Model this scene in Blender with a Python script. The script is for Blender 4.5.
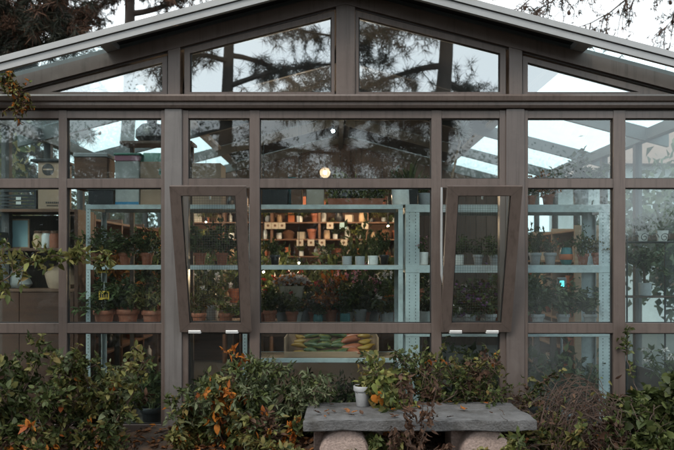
import bpy, bmesh, math, random
import numpy as np
from mathutils import Vector, Matrix
R = math.radians
for o in list(bpy.data.objects): bpy.data.objects.remove(o)
C = bpy.context.scene.collection
SC = bpy.context.scene

# ------------------------------------------------------------------ camera, sky, sun, exposure
S = 0.009            # metres per photo pixel on the glazed front (y = 0)
D = 6.5              # camera to glazed front
EYE = 1.872
HX, HY = 337.0, 262.0
def P(px, py, y=0.0):
    k = (D + y) / D
    return Vector(((px - HX) * S * k, y, EYE + (HY - py) * S * k))
def FX(px): return (px - HX) * S
def FZ(py): return EYE + (HY - py) * S
def PX(px, y): return (px - HX) * S * (D + y) / D

cam = bpy.data.cameras.new('camera'); camo = bpy.data.objects.new('camera', cam); C.objects.link(camo)
camo.location = (0, -D, EYE); camo.rotation_euler = (R(90), 0, 0)
cam.sensor_width = 36.0; cam.lens = 36.0 * D / (674 * S); cam.shift_y = 37.0 / 674
cam.clip_end = 2000; cam.clip_start = 0.05
cam.dof.use_dof = True; cam.dof.focus_distance = D - 0.1; cam.dof.aperture_fstop = 2.0
SC.camera = camo

w = bpy.data.worlds.new('World'); SC.world = w; w.use_nodes = True
nt = w.node_tree; nt.nodes.clear()
sky = nt.nodes.new('ShaderNodeTexSky'); sky.sky_type = 'NISHITA'; sky.sun_disc = False
SUN_EL, SUN_AZ = R(48), R(215)          # sun from the front left, behind thin cloud
sky.sun_elevation = SUN_EL; sky.sun_rotation = SUN_AZ
sky.air_density = 1.0; sky.dust_density = 3.0; sky.ozone_density = 1.0
hs = nt.nodes.new('ShaderNodeHueSaturation'); hs.inputs['Saturation'].default_value = 0.22
mixc = nt.nodes.new('ShaderNodeMix'); mixc.data_type = 'RGBA'; mixc.inputs[0].default_value = 0.75
mixc.inputs[7].default_value = (9.0, 9.7, 10.0, 1)      # even cloud deck
bg = nt.nodes.new('ShaderNodeBackground'); bg.inputs['Strength'].default_value = 0.15
wo = nt.nodes.new('ShaderNodeOutputWorld')
nt.links.new(sky.outputs[0], hs.inputs['Color']); nt.links.new(hs.outputs[0], mixc.inputs[6])
nt.links.new(mixc.outputs[2], bg.inputs['Color']); nt.links.new(bg.outputs[0], wo.inputs['Surface'])

sl = bpy.data.lights.new('sun', 'SUN'); sl.energy = 1.1; sl.angle = R(18); sl.color = (1.0, 0.90, 0.78)
slo = bpy.data.objects.new('sun', sl); C.objects.link(slo)
# direction towards the sun: azimuth measured from +y clockwise
sd = Vector((math.sin(SUN_AZ) * math.cos(SUN_EL), math.cos(SUN_AZ) * math.cos(SUN_EL), math.sin(SUN_EL)))
slo.rotation_euler = sd.to_track_quat('Z', 'Y').to_euler()
slo.location = (-8, -12, 14)

SC.view_settings.view_transform = 'Standard'; SC.view_settings.look = 'None'
SC.view_settings.gamma = 1.0; SC.view_settings.use_curve_mapping = False
SC.view_settings.exposure = 0.9
SC.render.engine = 'CYCLES'
cy = SC.cycles
cy.use_denoising = True
cy.max_bounces = 10; cy.diffuse_bounces = 3; cy.glossy_bounces = 4; cy.transmission_bounces = 4
cy.transparent_max_bounces = 24; cy.caustics_reflective = False; cy.caustics_refractive = False
cy.sample_clamp_indirect = 6.0; cy.blur_glossy = 0.5

# ------------------------------------------------------------------ materials
MATS = {}
def newmat(name):
    m = bpy.data.materials.new(name); m.use_nodes = True
    n = m.node_tree; n.nodes.clear()
    out = n.nodes.new('ShaderNodeOutputMaterial')
    MATS[name] = m
    return m, n, out
def N(n, t, **kw):
    x = n.nodes.new(t)
    for k, v in kw.items():
        if k in x.inputs: x.inputs[k].default_value = v
        else: setattr(x, k, v)
    return x
def ramp(n, fac, stops):
    r = n.nodes.new('ShaderNodeValToRGB')
    e = r.color_ramp.elements
    while len(e) > 1: e.remove(e[-1])
    e[0].position = stops[0][0]; e[0].color = stops[0][1]
    for p, c in stops[1:]:
        q = e.new(p); q.color = c
    n.links.new(fac, r.inputs[0]); return r.outputs[0]
def c4(c, f=1.0): return (c[0] * f, c[1] * f, c[2] * f, 1)

def surf(name, col, rough=0.6, var=0.25, scale=6.0, metal=0.0, bump=0.0, bscale=60.0, stretch=(1, 1, 1), dirt=None, dirtamt=0.0, spec=0.5):
    """noise-varied principled surface in object space"""
    m, n, out = newmat(name)
    b = N(n, 'ShaderNodeBsdfPrincipled'); b.inputs['Metallic'].default_value = metal
    b.inputs['Specular IOR Level'].default_value = spec
    tc = N(n, 'ShaderNodeTexCoord'); mp = N(n, 'ShaderNodeMapping'); mp.inputs['Scale'].default_value = stretch
    n.links.new(tc.outputs['Object'], mp.inputs[0])
    no = N(n, 'ShaderNodeTexNoise'); no.inputs['Scale'].default_value = scale; no.inputs['Detail'].default_value = 8; no.inputs['Roughness'].default_value = 0.65
    n.links.new(mp.outputs[0], no.inputs['Vector'])
    cr = ramp(n, no.outputs['Fac'], [(0.25, c4(col, 1 - var)), (0.5, c4(col)), (0.75, c4(col, 1 + var))])
    if dirt:
        n2 = N(n, 'ShaderNodeTexNoise'); n2.inputs['Scale'].default_value = scale * 0.6; n2.inputs['Detail'].default_value = 10; n2.inputs['Roughness'].default_value = 0.75
        n.links.new(mp.outputs[0], n2.inputs['Vector'])
        f = ramp(n, n2.outputs['Fac'], [(0.48, (0, 0, 0, 1)), (0.68, (dirtamt,) * 3 + (1,))])
        mx = N(n, 'ShaderNodeMix', data_type='RGBA'); mx.inputs[7].default_value = c4(dirt)
        n.links.new(f, mx.inputs[0]); n.links.new(cr, mx.inputs[6]); cr = mx.outputs[2]
    n.links.new(cr, b.inputs['Base Color'])
    rr = N(n, 'ShaderNodeMapRange'); rr.inputs['To Min'].default_value = max(0.02, rough - 0.12); rr.inputs['To Max'].default_value = min(1, rough + 0.12)
    n.links.new(no.outputs['Fac'], rr.inputs[0]); n.links.new(rr.outputs[0], b.inputs['Roughness'])
    if bump:
        n3 = N(n, 'ShaderNodeTexNoise'); n3.inputs['Scale'].default_value = bscale; n3.inputs['Detail'].default_value = 6
        n.links.new(mp.outputs[0], n3.inputs['Vector'])
        bp = N(n, 'ShaderNodeBump'); bp.inputs['Strength'].default_value = bump; bp.inputs['Distance'].default_value = 0.01
        n.links.new(n3.outputs['Fac'], bp.inputs['Height']); n.links.new(bp.outputs[0], b.inputs['Normal'])
    n.links.new(b.outputs[0], out.inputs[0])
    return m

def leafmat(name, cols, rough=0.5, trans=0.25):
    """every leaf (mesh island) takes its own tint"""
    m, n, out = newmat(name)
    g = N(n, 'ShaderNodeNewGeometry')
    st = [(i / max(1, len(cols) - 1), c4(c)) for i, c in enumerate(cols)]
    cr = ramp(n, g.outputs['Random Per Island'], st)
    b = N(n, 'ShaderNodeBsdfPrincipled'); b.inputs['Roughness'].default_value = rough; b.inputs['Specular IOR Level'].default_value = 0.16
    t = N(n, 'ShaderNodeBsdfTranslucent'); mx = N(n, 'ShaderNodeMixShader'); mx.inputs[0].default_value = trans
    n.links.new(cr, b.inputs['Base Color']); n.links.new(cr, t.inputs['Color'])
    n.links.new(b.outputs[0], mx.inputs[1]); n.links.new(t.outputs[0], mx.inputs[2]); n.links.new(mx.outputs[0], out.inputs[0])
    return m

def glassmat(name, tint, ior, haze, hazecol=(0.75, 0.8, 0.82), hscale=2.0, wob=0.02):
    """sheet glass: coated reflection on the outer skin, clear through, a diffuse haze film (dust; painted glare in glass_milky)"""
    m, n, out = newmat(name)
    tc = N(n, 'ShaderNodeTexCoord')
    g = N(n, 'ShaderNodeNewGeometry')
    fr = N(n, 'ShaderNodeFresnel'); fr.inputs['IOR'].default_value = ior
    inv = N(n, 'ShaderNodeMath', operation='SUBTRACT'); inv.inputs[0].default_value = 1.0
    n.links.new(g.outputs['Backfacing'], inv.inputs[1])
    mu = N(n, 'ShaderNodeMath', operation='MULTIPLY'); n.links.new(fr.outputs[0], mu.inputs[0]); n.links.new(inv.outputs[0], mu.inputs[1])
    tr = N(n, 'ShaderNodeBsdfTransparent'); tr.inputs[0].default_value = c4(tint)
    gl = N(n, 'ShaderNodeBsdfGlossy'); gl.inputs[0].default_value = (.90, .97, 1.0, 1); gl.inputs['Roughness'].default_value = 0.0; 
    df = N(n, 'ShaderNodeBsdfDiffuse'); df.inputs[0].default_value = c4(hazecol)
    tl = N(n, 'ShaderNodeBsdfTranslucent'); tl.inputs[0].default_value = c4(hazecol)
    dm = N(n, 'ShaderNodeMixShader'); dm.inputs[0].default_value = 0.5
    n.links.new(df.outputs[0], dm.inputs[1]); n.links.new(tl.outputs[0], dm.inputs[2])
    mp = N(n, 'ShaderNodeMapping'); mp.inputs['Scale'].default_value = (1.6, 1.0, 0.55); n.links.new(tc.outputs['Object'], mp.inputs[0])
    hn = N(n, 'ShaderNodeTexNoise'); hn.inputs['Scale'].default_value = hscale; hn.inputs['Detail'].default_value = 9; hn.inputs['Roughness'].default_value = 0.6
    n.links.new(mp.outputs[0], hn.inputs['Vector'])
    hf = ramp(n, hn.outputs['Fac'], [(0.3, (haze * 0.25,) * 3 + (1,)), (0.55, (haze,) * 3 + (1,)), (0.8, (haze * 2.0,) * 3 + (1,))])
    m1 = N(n, 'ShaderNodeMixShader'); n.links.new(hf, m1.inputs[0]); n.links.new(tr.outputs[0], m1.inputs[1]); n.links.new(dm.outputs[0], m1.inputs[2])
    m2 = N(n, 'ShaderNodeMixShader'); n.links.new(mu.outputs[0], m2.inputs[0]); n.links.new(m1.outputs[0], m2.inputs[1]); n.links.new(gl.outputs[0], m2.inputs[2])
    n.links.new(m2.outputs[0], out.inputs[0])
    return m

def emis(name, col, strength):
    m, n, out = newmat(name)
    e = N(n, 'ShaderNodeEmission'); e.inputs[0].default_value = c4(col); e.inputs[1].default_value = strength
    n.links.new(e.outputs[0], out.inputs[0]); return m

def paintmat(name, col, streak, dust):
    """powder-coated metal: rain streaks, dust film, faint orange peel"""
    m, n, out = newmat(name)
    b = N(n, 'ShaderNodeBsdfPrincipled'); tc = N(n, 'ShaderNodeTexCoord')
    def noise(sc, scale, det=8, ro=.65):
        mp = N(n, 'ShaderNodeMapping'); mp.inputs['Scale'].default_value = sc; n.links.new(tc.outputs['Object'], mp.inputs[0])
        q = N(n, 'ShaderNodeTexNoise'); q.inputs['Scale'].default_value = scale; q.inputs['Detail'].default_value = det; q.inputs['Roughness'].default_value = ro
        n.links.new(mp.outputs[0], q.inputs['Vector']); return q.outputs['Fac']
    base = ramp(n, noise((1, 1, 1), 1.1), [(.3, c4(col, .84)), (.5, c4(col)), (.72, c4(col, 1.18))])
    sf = ramp(n, noise((1, 1, .035), 26, 10, .7), [(.50, (0, 0, 0, 1)), (.66, (.75, .75, .75, 1))])
    df = ramp(n, noise((1, 1, 1), 5.5, 12, .8), [(.52, (0, 0, 0, 1)), (.74, (.6, .6, .6, 1))])
    m1 = N(n, 'ShaderNodeMix', data_type='RGBA'); m1.inputs[7].default_value = c4(streak); n.links.new(sf, m1.inputs[0]); n.links.new(base, m1.inputs[6])
    m2 = N(n, 'ShaderNodeMix', data_type='RGBA'); m2.inputs[7].default_value = c4(dust); n.links.new(df, m2.inputs[0]); n.links.new(m1.outputs[2], m2.inputs[6])
    n.links.new(m2.outputs[2], b.inputs['Base Color'])
    rr = N(n, 'ShaderNodeMapRange'); rr.inputs['To Min'].default_value = .34; rr.inputs['To Max'].default_value = .66
    n.links.new(df, rr.inputs[0]); n.links.new(rr.outputs[0], b.inputs['Roughness'])
    bp_ = N(n, 'ShaderNodeBump'); bp_.inputs['Strength'].default_value = .06; bp_.inputs['Distance'].default_value = .004
    n.links.new(noise((1, 1, 1), 40, 3), bp_.inputs['Height']); n.links.new(bp_.outputs[0], b.inputs['Normal'])
    n.links.new(b.outputs[0], out.inputs[0]); return m
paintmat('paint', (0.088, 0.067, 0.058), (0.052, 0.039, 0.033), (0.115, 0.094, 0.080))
paintmat('post_sky_sheen', (0.112, 0.103, 0.099), (0.066, 0.059, 0.055), (0.14, 0.13, 0.122))  # sky reflection on the left post put into a lighter grey
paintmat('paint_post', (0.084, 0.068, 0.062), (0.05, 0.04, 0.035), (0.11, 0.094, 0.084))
surf('rafter_grey', (0.085, 0.094, 0.096), 0.5, 0.2, 3)
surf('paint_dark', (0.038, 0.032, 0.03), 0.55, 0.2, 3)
surf('alu', (0.27, 0.275, 0.275), 0.42, 0.1, 2.0, metal=0.25, dirt=(0.2, 0.19, 0.18), dirtamt=0.5)
surf('soffit', (0.016, 0.015, 0.015), 0.7, 0.3, 4)
surf('rubber', (0.012, 0.012, 0.012), 0.6, 0.2, 5)
surf('steel', (0.42, 0.475, 0.485), 0.42, 0.16, 5.0, metal=0.2, dirt=(0.17, 0.145, 0.12), dirtamt=0.6)
surf('hole', (0.03, 0.035, 0.04), 0.8, 0.1, 4)
surf('zinc', (0.62, 0.62, 0.61), 0.35, 0.1, 4, metal=0.0)
surf('wood', (0.125, 0.058, 0.032), 0.65, 0.35, 3.0, stretch=(1, 6, 6), bump=0.1, bscale=30)
surf('wood_brown', (0.070, 0.025, 0.011), 0.6, 0.3, 3.0, stretch=(1, 6, 6))
surf('wood_dark', (0.07, 0.042, 0.03), 0.7, 0.35, 3.0, stretch=(6, 6, 0.7), bump=0.15, bscale=30)
surf('wood_pale', (0.27, 0.17, 0.105), 0.65, 0.25, 3.0, stretch=(1, 6, 6))
surf('cardboard', (0.36, 0.245, 0.17), 0.8, 0.1, 5.0, dirt=(0.25, 0.16, 0.11), dirtamt=0.5)
surf('print', (0.04, 0.035, 0.035), 0.8, 0.1, 5)
surf('terracotta', (0.30, 0.095, 0.05), 0.75, 0.2, 8, dirt=(0.4, 0.24, 0.18), dirtamt=0.4)
surf('ceramic', (0.62, 0.62, 0.6), 0.25, 0.06, 6, dirt=(0.4, 0.38, 0.34), dirtamt=0.4)
surf('greyclay', (0.30, 0.31, 0.32), 0.6, 0.15, 8)
surf('blackplastic', (0.018, 0.018, 0.02), 0.4, 0.2, 6)
surf('teal', (0.02, 0.14, 0.15), 0.3, 0.1, 6)
surf('pink', (0.38, 0.15, 0.21), 0.5, 0.1, 6)
surf('greenplastic', (0.045, 0.17, 0.115), 0.4, 0.1, 6)
surf('blueplastic', (0.03, 0.20, 0.36), 0.4, 0.1, 6)
surf('bag', (0.36, 0.36, 0.34), 0.5, 0.15, 9, bump=0.5, bscale=14)
surf('orange', (0.40, 0.11, 0.035), 0.7, 0.15, 8)
surf('whitewall', (0.62, 0.63, 0.62), 0.8, 0.06, 2, dirt=(0.4, 0.4, 0.38), dirtamt=0.4)
surf('rooftile', (0.22, 0.12, 0.09), 0.8, 0.2, 5)
surf('paper', (0.42, 0.36, 0.29), 0.8, 0.06, 6)
surf('paperblue', (0.26, 0.40, 0.43), 0.8, 0.06, 6)
surf('yellowtag', (0.62, 0.40, 0.05), 0.7, 0.1, 6)
surf('slab', (0.082, 0.081, 0.082), 0.9, 0.45, 9.0, bump=0.9, bscale=60, dirt=(0.034, 0.031, 0.026), dirtamt=0.9)
surf('granite', (0.33, 0.255, 0.225), 0.85, 0.4, 55.0, bump=0.8, bscale=70, dirt=(0.17, 0.13, 0.115), dirtamt=0.6)
surf('bark', (0.045, 0.033, 0.027), 0.9, 0.4, 6, stretch=(3, 3, 0.5), bump=0.8, bscale=18)
surf('twig', (0.075, 0.048, 0.033), 0.85, 0.3, 10)
surf('drytwig', (0.05, 0.03, 0.021), 0.85, 0.35, 10)
surf('greenstem', (0.07, 0.085, 0.03), 0.7, 0.2, 10)
surf('soil', (0.045, 0.03, 0.022), 0.95, 0.4, 12, bump=1.0, bscale=40)
surf('earth', (0.055, 0.04, 0.03), 0.95, 0.45, 5, bump=1.0, bscale=30, dirt=(0.13, 0.06, 0.025), dirtamt=0.7)
surf('concrete', (0.045, 0.038, 0.033), 0.85, 0.25, 2, bump=0.2, bscale=40)
surf('ground', (0.045, 0.042, 0.034), 0.95, 0.4, 0.8, bump=0.3, bscale=20)
surf('bread', (0.55, 0.38, 0.24), 0.7, 0.2, 20)
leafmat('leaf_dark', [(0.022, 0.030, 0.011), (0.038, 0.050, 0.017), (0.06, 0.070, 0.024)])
leafmat('leaf_in_lit', [(0.036, 0.050, 0.018), (0.06, 0.08, 0.028), (0.095, 0.115, 0.042)])  # leaf_dark brightened to make up for dim light on indoor plants
leafmat('leaf_mid', [(0.034, 0.046, 0.016), (0.058, 0.076, 0.025), (0.10, 0.115, 0.038)])
leafmat('leaf_olive', [(0.062, 0.062, 0.02), (0.10, 0.10, 0.032), (0.15, 0.145, 0.05), (0.12, 0.08, 0.025)])
leafmat('leaf_lime', [(0.10, 0.12, 0.03), (0.16, 0.18, 0.05), (0.22, 0.21, 0.075)])
leafmat('leaf_grey', [(0.06, 0.078, 0.04), (0.10, 0.12, 0.065), (0.15, 0.165, 0.095)])
leafmat('leaf_yellow', [(0.16, 0.12, 0.035), (0.22, 0.16, 0.05), (0.12, 0.12, 0.04)])
leafmat('leaf_orange', [(0.20, 0.05, 0.012), (0.30, 0.09, 0.016), (0.36, 0.13, 0.02), (0.13, 0.04, 0.015)])
leafmat('leaf_orange2', [(0.22, 0.06, 0.014), (0.16, 0.045, 0.014)])
leafmat('leaf_dry', [(0.035, 0.020, 0.014), (0.06, 0.033, 0.022), (0.09, 0.052, 0.034)], 0.75, 0.1)
leafmat('litter', [(0.05, 0.028, 0.018), (0.10, 0.05, 0.028), (0.16, 0.07, 0.03), (0.24, 0.10, 0.035)], 0.75, 0.1)
leafmat('petal_pink', [(0.5, 0.16, 0.26), (0.6, 0.3, 0.38), (0.55, 0.2, 0.2)])
leafmat('petal_red', [(0.34, 0.035, 0.03), (0.42, 0.08, 0.05), (0.3, 0.05, 0.05)])
leafmat('petal_white', [(0.62, 0.55, 0.52), (0.7, 0.62, 0.6)])
leafmat('petal_orange', [(0.55, 0.16, 0.03), (0.6, 0.25, 0.06)])
leafmat('petal_purple', [(0.14, 0.06, 0.16), (0.22, 0.1, 0.24)])
leafmat('needles', [(0.010, 0.012, 0.009), (0.017, 0.02, 0.013), (0.028, 0.028, 0.018)], 0.6, 0.1)
leafmat('needles_brown', [(0.04, 0.022, 0.016), (0.10, 0.05, 0.03), (0.02, 0.017, 0.013)], 0.7, 0.1)
leafmat('gourd', [(0.035, 0.075, 0.025), (0.06, 0.11, 0.03)], 0.35, 0)
leafmat('fluff', [(0.6, 0.62, 0.63), (0.75, 0.76, 0.76)], 0.8, 0.2)
glassmat('glass', (0.90, 0.955, 0.955), 1.5, 0.004)
glassmat('glass_top', (0.90, 0.955, 0.955), 1.82, 0.006)
glassmat('glass_gable', (0.82, 0.88, 0.89), 3.5, 0.02)
glassmat('glass_milky', (0.88, 0.94, 0.95), 1.75, 0.036, hscale=1.2)  # stronger haze imitates reflected sky glare on the right panes
glassmat('glass_roof', (0.86, 0.92, 0.92), 1.6, 0.10, hscale=1.0)
glassmat('glass_side', (0.88, 0.95, 0.95), 1.5, 0.05, hscale=1.5)
emis('bulb', (1.0, 0.64, 0.38), 1500)
emis('bulb_small', (1.0, 0.66, 0.40), 6000)
emis('bulb_cool', (0.85, 0.95, 1.0), 60)
def halo_mat(name):  # thin film for the added glow shell round the bulb
    m, n, out = newmat(name)
    t = N(n, 'ShaderNodeBsdfTransparent'); d = N(n, 'ShaderNodeBsdfTranslucent'); d.inputs[0].default_value = (.8, .8, .8, 1)
    mx = N(n, 'ShaderNodeMixShader'); mx.inputs[0].default_value = .010
    n.links.new(t.outputs[0], mx.inputs[1]); n.links.new(d.outputs[0], mx.inputs[2]); n.links.new(mx.outputs[0], out.inputs[0]); return m
halo_mat('halo_film')
emis('cyan_screen', (0.1, 0.85, 0.85), 1.6)
M = MATS

# ------------------------------------------------------------------ mesh builder
ORG = {}
def org(p):
    return ORG.get(p.name, Vector((0, 0, 0))) if p else Vector((0, 0, 0))
def empty(name, loc, label, cat, group=None, rz=0.0):
    o = bpy.data.objects.new(name, None); C.objects.link(o); o.location = loc; o.rotation_euler = (0, 0, rz)
    o.empty_display_size = 0.1
    ORG[o.name] = Vector(loc)
    o['label'] = label; o['category'] = cat
    if group: o['group'] = group
    return o
def tag(o, label, cat, group=None):
    o['label'] = label; o['category'] = cat
    if group: o['group'] = group
    return o
def inst(name, me, parent=None, loc=None, rot=None, scale=None):
    o = bpy.data.objects.new(name, me); C.objects.link(o)
    if parent: o.parent = parent; ORG[o.name] = org(parent)
    if loc is not None: o.location = loc
    if rot is not None: o.rotation_euler = rot
    if scale is not None: o.scale = (scale,) * 3 if isinstance(scale, (int, float)) else scale
    return o

class MB:
    def __init__(s): s.v = []; s.f = []; s.m = []; s.mi = 0
    def add(s, vs, fs):
        b = len(s.v); s.v.extend([tuple(v) for v in vs])
        for f in fs: s.f.append(tuple(i + b for i in f)); s.m.append(s.mi)
        return s
    def box(s, x0, x1, y0, y1, z0, z1, bev=0.0, mat=None):
        if bev:
            bm = bmesh.new(); bmesh.ops.create_cube(bm, size=1)
            for v in bm.verts:
                v.co = Vector((x0 + (v.co.x + .5) * (x1 - x0), y0 + (v.co.y + .5) * (y1 - y0), z0 + (v.co.z + .5) * (z1 - z0)))
            bmesh.ops.bevel(bm, geom=bm.edges[:], offset=bev, segments=1, affect='EDGES')
            vs = [v.co.copy() for v in bm.verts]; bm.verts.index_update()
            fs = [[v.index for v in f.verts] for f in bm.faces]; bm.free()
        else:
            vs = [Vector(p) for p in ((x0, y0, z0), (x1, y0, z0), (x1, y1, z0), (x0, y1, z0), (x0, y0, z1), (x1, y0, z1), (x1, y1, z1), (x0, y1, z1))]
            fs = [(0, 3, 2, 1), (4, 5, 6, 7), (0, 1, 5, 4), (1, 2, 6, 5), (2, 3, 7, 6), (3, 0, 4, 7)]
        if mat is not None: vs = [mat @ v for v in vs]
        return s.add(vs, fs)
    def prism(s, pts, y0, y1):
        """polygon in x,z extruded in y (pts counter-clockwise seen from the front)"""
        n = len(pts); vs = [(p[0], y0, p[1]) for p in pts] + [(p[0], y1, p[1]) for p in pts]
        a = sum(pts[i][0] * pts[(i + 1) % n][1] - pts[(i + 1) % n][0] * pts[i][1] for i in range(n))
        fs = [tuple(range(n)), tuple(range(2 * n - 1, n - 1, -1))] + [((i + 1) % n, i, n + i, n + (i + 1) % n) for i in range(n)]
        if a < 0: fs = [tuple(reversed(f)) for f in fs]
        return s.add(vs, fs)
    def ring(s, outer, inner, y0, y1):
        n = len(outer)
        vs = [(p[0], y, p[1]) for y in (y0, y1) for L in (outer, inner) for p in L]
        fs = []
        for i in range(n):
            j = (i + 1) % n
            fs += [(i, j, n + j, n + i), (2 * n + j, 2 * n + i, 3 * n + i, 3 * n + j), (j, i, 2 * n + i, 2 * n + j), (n + i, n + j, 3 * n + j, 3 * n + i)]
        a = sum(outer[i][0] * outer[(i + 1) % n][1] - outer[(i + 1) % n][0] * outer[i][1] for i in range(n))
        if a < 0: fs = [tuple(reversed(f)) for f in fs]
        return s.add(vs, fs)
    def extx(s, prof, x0, x1):
        """profile in y,z extruded along x"""
        n = len(prof); vs = [(x0, p[0], p[1]) for p in prof] + [(x1, p[0], p[1]) for p in prof]
        a = sum(prof[i][0] * prof[(i + 1) % n][1] - prof[(i + 1) % n][0] * prof[i][1] for i in range(n))
        fs = [tuple(range(n - 1, -1, -1)), tuple(range(n, 2 * n))] + [(i, (i + 1) % n, n + (i + 1) % n, n + i) for i in range(n)]
        if a < 0: fs = [tuple(reversed(f)) for f in fs]
        return s.add(vs, fs)
    def tube(s, path, rad, seg=6):
        path = [Vector(p) for p in path]; n = len(path)
        if not hasattr(rad, '__len__'): rad = [rad] * n
        b = []
        t0 = (path[1] - path[0]).normalized(); a = t0.orthogonal().normalized()
        for i in range(n):
            t = (path[min(n - 1, i + 1)] - path[max(0, i - 1)])
            if t.length < 1e-9: t = t0
            t.normalize(); a = (a - t * a.dot(t))
            if a.length < 1e-6: a = t.orthogonal()
            a.normalize(); c = t.cross(a)
            for k in range(seg):
                q = 2 * math.pi * k / seg
                b.append(path[i] + (a * math.cos(q) + c * math.sin(q)) * rad[i])
        fs = [tuple(range(seg - 1, -1, -1)), tuple(range((n - 1) * seg, n * seg))]
        for i in range(n - 1):
            for k in range(seg):
                k2 = (k + 1) % seg
                fs.append((i * seg + k, i * seg + k2, (i + 1) * seg + k2, (i + 1) * seg + k))
        return s.add(b, fs)
    def lathe(s, prof, seg=20, c=(0, 0, 0)):
        """profile (r,z) turned about the z axis"""
        n = len(prof); vs = []
        for r, z in prof:
            for k in range(seg):
                q = 2 * math.pi * k / seg; vs.append((c[0] + r * math.cos(q), c[1] + r * math.sin(q), c[2] + z))
        fs = [tuple(range(seg - 1, -1, -1)), tuple(range((n - 1) * seg, n * seg))]
        for i in range(n - 1):
            for k in range(seg):
                k2 = (k + 1) % seg; fs.append((i * seg + k, i * seg + k2, (i + 1) * seg + k2, (i + 1) * seg + k))
        return s.add(vs, fs)
    def mesh(s, name, mats, o=Vector((0, 0, 0)), smooth=False):
        me = bpy.data.meshes.new(name)
        me.from_pydata([(v[0] - o[0], v[1] - o[1], v[2] - o[2]) for v in s.v], [], s.f)
        for m in (mats if isinstance(mats, (list, tuple)) else [mats]): me.materials.append(M[m])
        if len(me.materials) > 1: me.polygons.foreach_set('material_index', s.m)
        if smooth:
            me.polygons.foreach_set('use_smooth', [True] * len(me.polygons))
            try: me.set_sharp_from_angle(angle=R(40))
            except Exception: pass
        me.update(); return me
    def build(s, name, mats, parent=None, smooth=False, kind=None):
        o = inst(name, s.mesh(name, mats, org(parent), smooth), parent)
        if kind: o['kind'] = kind
        return o

def fastmesh(name, V, F, mats, mi=None, o=(0, 0, 0)):
    """V (n,3), F (m,3 or 4) numpy"""
    me = bpy.data.meshes.new(name)
    V = np.asarray(V, dtype=np.float32) - np.asarray(o, dtype=np.float32); F = np.asarray(F, dtype=np.int32); k = F.shape[1]
    me.vertices.add(len(V)); me.vertices.foreach_set('co', V.ravel())
    me.loops.add(F.size); me.loops.foreach_set('vertex_index', F.ravel())
    me.polygons.add(len(F)); me.polygons.foreach_set('loop_start', np.arange(0, F.size, k, dtype=np.int32))
    for m in (mats if isinstance(mats, (list, tuple)) else [mats]): me.materials.append(M[m])
    if mi is not None: me.polygons.foreach_set('material_index', np.asarray(mi, dtype=np.int32))
    me.update(calc_edges=True); me.validate(); return me

def nrm(a): return a / np.maximum(1e-9, np.linalg.norm(a, axis=1, keepdims=True))
def leaves(Pp, Dd, L, Wd, rng, mats, mi=None, full=False, name='foliage', o=(0, 0, 0), droop=0.25, upbias=0.6):
    """leaf blades at points Pp along Dd: full = eight-vertex blade with a fold and a drooping tip"""
    Pp = np.asarray(Pp, float); Dd = nrm(np.asarray(Dd, float)); n = len(Pp)
    L = np.broadcast_to(np.asarray(L, float), (n,))[:, None]; Wd = np.broadcast_to(np.asarray(Wd, float), (n,))[:, None]
    up = nrm(rng.normal(size=(n, 3)) * (1 - upbias) + np.array([0, 0, 1.0]) * upbias + 1e-4)
    Sd = nrm(np.cross(Dd, up)); U = nrm(np.cross(Sd, Dd))
    dr = -U * L * droop * rng.uniform(-0.4, 2.4, (n, 1))
    fold = U * Wd * rng.uniform(-0.1, 0.9, (n, 1)); Wd = Wd * rng.uniform(.65, 1.15, (n, 1))
    mi = np.zeros(n, int) if mi is None else np.asarray(mi)
    if full:
        pts = [Pp, Pp + Dd * L * .32 + Sd * Wd * .5 + fold * .5 + dr * .15, Pp + Dd * L * .68 + Sd * Wd * .40 + fold * .4 + dr * .5,
               Pp + Dd * L + dr, Pp + Dd * L * .68 - Sd * Wd * .40 + fold * .4 + dr * .5, Pp + Dd * L * .32 - Sd * Wd * .5 + fold * .5 + dr * .15,
               Pp + Dd * L * .34 + dr * .15, Pp + Dd * L * .7 + dr * .5]
        V = np.stack(pts, 1).reshape(-1, 3)
        F0 = np.array([(0, 1, 6, 6), (6, 1, 2, 7), (7, 2, 3, 3), (0, 6, 5, 5), (6, 7, 4, 5), (7, 3, 4, 4)])
        T = np.array([(0, 6, 1), (6, 7, 2), (6, 2, 1), (7, 3, 2), (0, 5, 6), (6, 5, 4), (6, 4, 7), (7, 4, 3)])
        F = (np.arange(n)[:, None, None] * 8 + T[None]).reshape(-1, 3); mm = np.repeat(mi, 8)
    else:
        pts = [Pp, Pp + Dd * L * .45 + Sd * Wd * .5 + fold * .5 + dr * .3, Pp + Dd * L + dr, Pp + Dd * L * .45 - Sd * Wd * .5 + fold * .5 + dr * .3]
        V = np.stack(pts, 1).reshape(-1, 3)
        T = np.array([(0, 2, 1), (0, 3, 2)])
        F = (np.arange(n)[:, None, None] * 4 + T[None]).reshape(-1, 3); mm = np.repeat(mi, 2)
    return fastmesh(name, V, F, mats, mm, o)

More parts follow.
